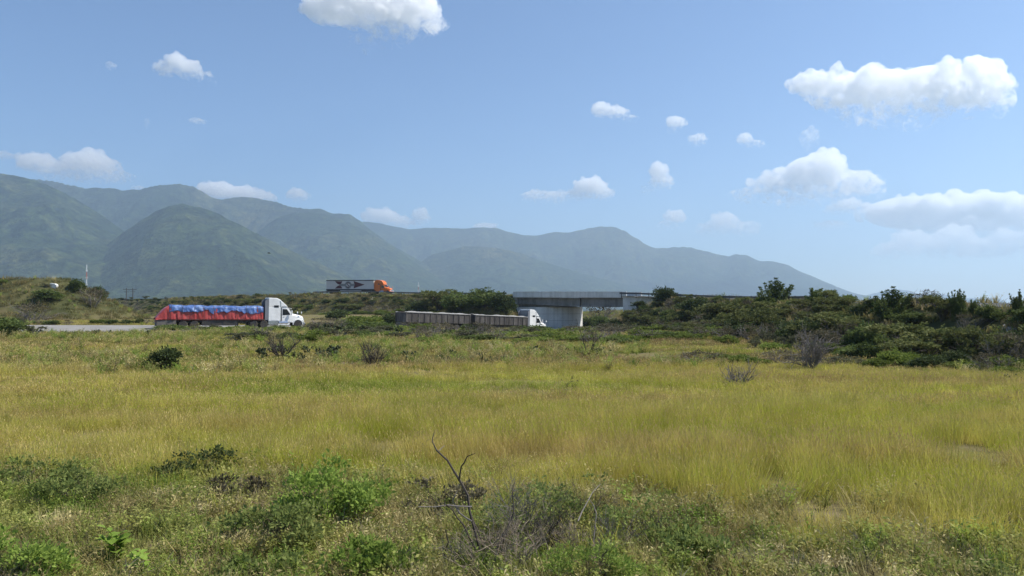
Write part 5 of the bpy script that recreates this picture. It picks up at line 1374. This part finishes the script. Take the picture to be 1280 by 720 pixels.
stem_plant(1012, 10.4, .4, 'small leafy sprig at the edge of the weeds, right of the tangled shrubs', 'leafy_sprig', 'plant', 57, 12, .07, M_BROAD, .5, .2, 2)

M_FRESH = leafmat('fresh_leaf', (.17, .25, .04), (.28, .36, .08), .4, .2)
M_FRESH2 = leafmat('fresh_olive_leaf', (.15, .20, .05), (.26, .29, .09), .4, .2)
def near_bush(px, d, w, h, label, seed, leaf_m, nl, l, wood=M_DTWIG, stems=10, blobs=10, name='weedy_bush', cat='bush', lean=0.0, asp=.5):
    x = (px-640)/F*d; t = empty(name, (x, d, gz(x, d)), 0, label, cat); g = rng_(seed)
    twiggy(seed, h*1.15, w*.9, stems, .008, 2, 5).build('stems', wood, t)
    bl = [(g.uniform(-.42, .42)*w+lean*.3, g.uniform(-.35, .35)*w, g.uniform(.2, .85)*h, .17*w, .17*w, .17*h) for _ in range(blobs)]
    link_mesh('foliage', np_mesh('foliage', *crown(bl, nl, l, seed, .4, .1, asp, 5, .5)), leaf_m, t); return t
near_bush(262, 14.2, .9, .62, 'dark leaning bush at the top of the weed bank on the left', 61, M_DARK, 900, .06)
near_bush(222, 13.4, 1.0, .5, 'dark low bush left of the leaning dark one', 62, M_DARK, 700, .06)
near_bush(420, 11.0, 1.6, 1.0, 'fresh green bushy weed left of the dead branches', 63, M_FRESH, 3800, .07, stems=14, blobs=16)
near_bush(350, 10.0, 1.4, .7, 'low green bushy weed in front of the tall thin weed', 64, M_FRESH2, 2600, .065, stems=12, blobs=14)
near_bush(738, 8.4, 1.0, .62, 'feathery bright green weed at the bottom edge right of the dead branches', 65, M_FRESH, 3400, .045, stems=12, blobs=12, asp=.3)
near_bush(655, 10.2, 1.3, .95, 'tangled twiggy shrub just right of the dead branches', 66, M_FRESH2, 700, .05, M_TWIG, 16)
near_bush(720, 10.6, 1.3, .8, 'tangled twiggy shrub behind the feathery bright weed', 67, M_FRESH2, 900, .05, M_DTWIG, 14)
near_bush(806, 10.2, 1.4, .7, 'tangled twiggy shrub furthest right of the three', 68, M_FRESH2, 1100, .05, M_DTWIG, 14)
for px, d, w_, h_, lab, sd, mt, n_ in [
    (95, 12.0, 1.5, .6, 'olive bushy weed right of the bottom left corner, behind the broad leaved plant', 91, M_FRESH2, 2200),
    (30, 13.2, 1.5, .5, 'grey green bushy weed on the left edge at the top of the weed bank', 92, M_FRESH2, 2000),
    (20, 8.6, 1.2, .6, 'yellow green bushy weed in the bottom left corner', 93, M_FRESH, 2600),
    (320, 8.6, 1.0, .4, 'mid green bushy weed at the bottom edge below the straw heap', 94, M_FRESH2, 2200),
    (480, 8.8, 1.1, .55, 'fresh green bushy weed at the bottom edge left of the dead branches', 95, M_FRESH, 2400),
    (880, 9.4, 1.2, .45, 'olive bushy weed at the bottom edge right of the tangled shrubs', 96, M_FRESH2, 1800),
    (560, 11.6, 1.2, .55, 'brown grey bushy weed just behind the dead branches', 97, M_DRY, 1400),
    (300, 12.4, .9, .5, 'brown half dry bush behind the straw heap', 98, M_DRY, 1200),
    (1010, 8.6, 1.0, .3, 'low green weed at the bottom edge right of centre', 99, M_FRESH2, 1500),
    (1210, 8.4, 1.1, .3, 'low green weed in the bottom right corner', 100, M_FRESH2, 1500)]:
    near_bush(px, d, w_, h_, lab, sd, mt, n_, .06, M_DTWIG if sd % 2 else M_TWIG, 12, 14)
M_PALE = paint('bleached_twig', (.27, .215, .155), .9, dirt=.5, dirtcol=(.12, .09, .06), scale=8)
# dead shrub with two long bare branches
def dead_shrub(px, d):
    x = (px-640)/F*d; z = gz(x, d); t = empty('dead_shrub', (x, d, z), 0, 'dead shrub with two long crooked bare branches rising from its tangle', 'shrub')
    g = rng_(7)
    def path(pp, dep, r0, r1, nm='branch'):
        P = [np.array(px2w(a, b, d+e))-np.array((x, d, z)) for (a, b), e in zip(pp, np.linspace(0, dep, len(pp)))]
        # extra crooks
        Q = [P[0]]
        for a, b in zip(P[:-1], P[1:]):
            Q += [(a+b)/2+g.normal(size=3)*.012*np.linalg.norm(b-a)*3, b]
        MB().tube(Q, list(np.linspace(r0, r1, len(Q))), 6).build(nm, M_DTWIG if r0 > .01 else M_TWIG, t)
    path([(604, 700), (592, 655), (585, 618), (574, 598), (560, 575), (546, 562), (541, 552), (543, 540)], .4, .022, .005)
    path([(574, 600), (577, 582), (584, 570), (594, 566)], -.2, .012, .004)
    path([(549, 563), (556, 556)], .1, .006, .003)
    path([(590, 650), (575, 640), (566, 625), (572, 612)], .2, .010, .004)
    path([(598, 690), (580, 655), (566, 636), (556, 628)], -.2, .014, .005)
    path([(612, 712), (630, 672), (642, 640), (640, 612), (644, 600)], .3, .016, .005)
    path([(590, 632), (560, 630), (523, 632)], -.3, .009, .005)
    path([(620, 715), (600, 668), (588, 640)], .1, .016, .006)
    path([(560, 722), (556, 690), (561, 676), (557, 660)], -.2, .012, .006)
    path([(640, 720), (660, 680), (672, 671)], .2, .012, .005)
    path([(740, 690), (745, 640), (736, 622)], .5, .008, .004)
    path([(722, 650), (736, 622), (750, 604)], .8, .009, .004)
    for sd, ox, oy, H, W, mt in ((71, 0, 0, .8, 1.0, M_PALE), (72, .35, .2, .75, .9, M_PALE), (73, -.3, -.1, .55, .8, M_TWIG), (74, .75, .5, .8, .9, M_DTWIG), (75, .1, -.5, .6, 1.0, M_PALE), (76, .5, -.2, .85, 1.0, M_PALE), (77, 1.1, .3, .8, 1.0, M_PALE), (78, 1.7, .6, .75, 1.0, M_TWIG), (79, 1.3, -.3, .6, .9, M_PALE)):
        twiggy(sd, H, W, 13, .010, 2, 5).build('twigs', mt, t).location = (ox, oy, 0)
dead_shrub(604, 9.2)
M_STRAW = grass_mat('straw', [(.35, (.26, .20, .11)), (.6, (.38, .30, .18))], 2, stretch=(1, 1, 1))
def straw_heap(px, d, w, label, seed):
    x = (px-640)/F*d; g = rng_(seed); n = 900; a = g.random(n)*6.28; r = w*.5*np.sqrt(g.random(n))
    P = np.stack([r*np.cos(a), r*np.sin(a)*.7, .28*np.exp(-(r/w*2.4)**2)*g.random(n)], 1); A = np.stack([g.normal(size=n), g.normal(size=n), .4*g.normal(size=n)], 1)
    o = link_mesh('straw_heap', np_mesh('straw_heap', *leaf_quads(P, A, .22*(.5+g.random(n)), .012, g)), M_STRAW); o.location = (x, d, gz(x, d)+.05); return tag(o, label, 'straw heap')
straw_heap(318, 11.6, 1.0, 'heap of pale dry straw among the weeds on the left', 81)
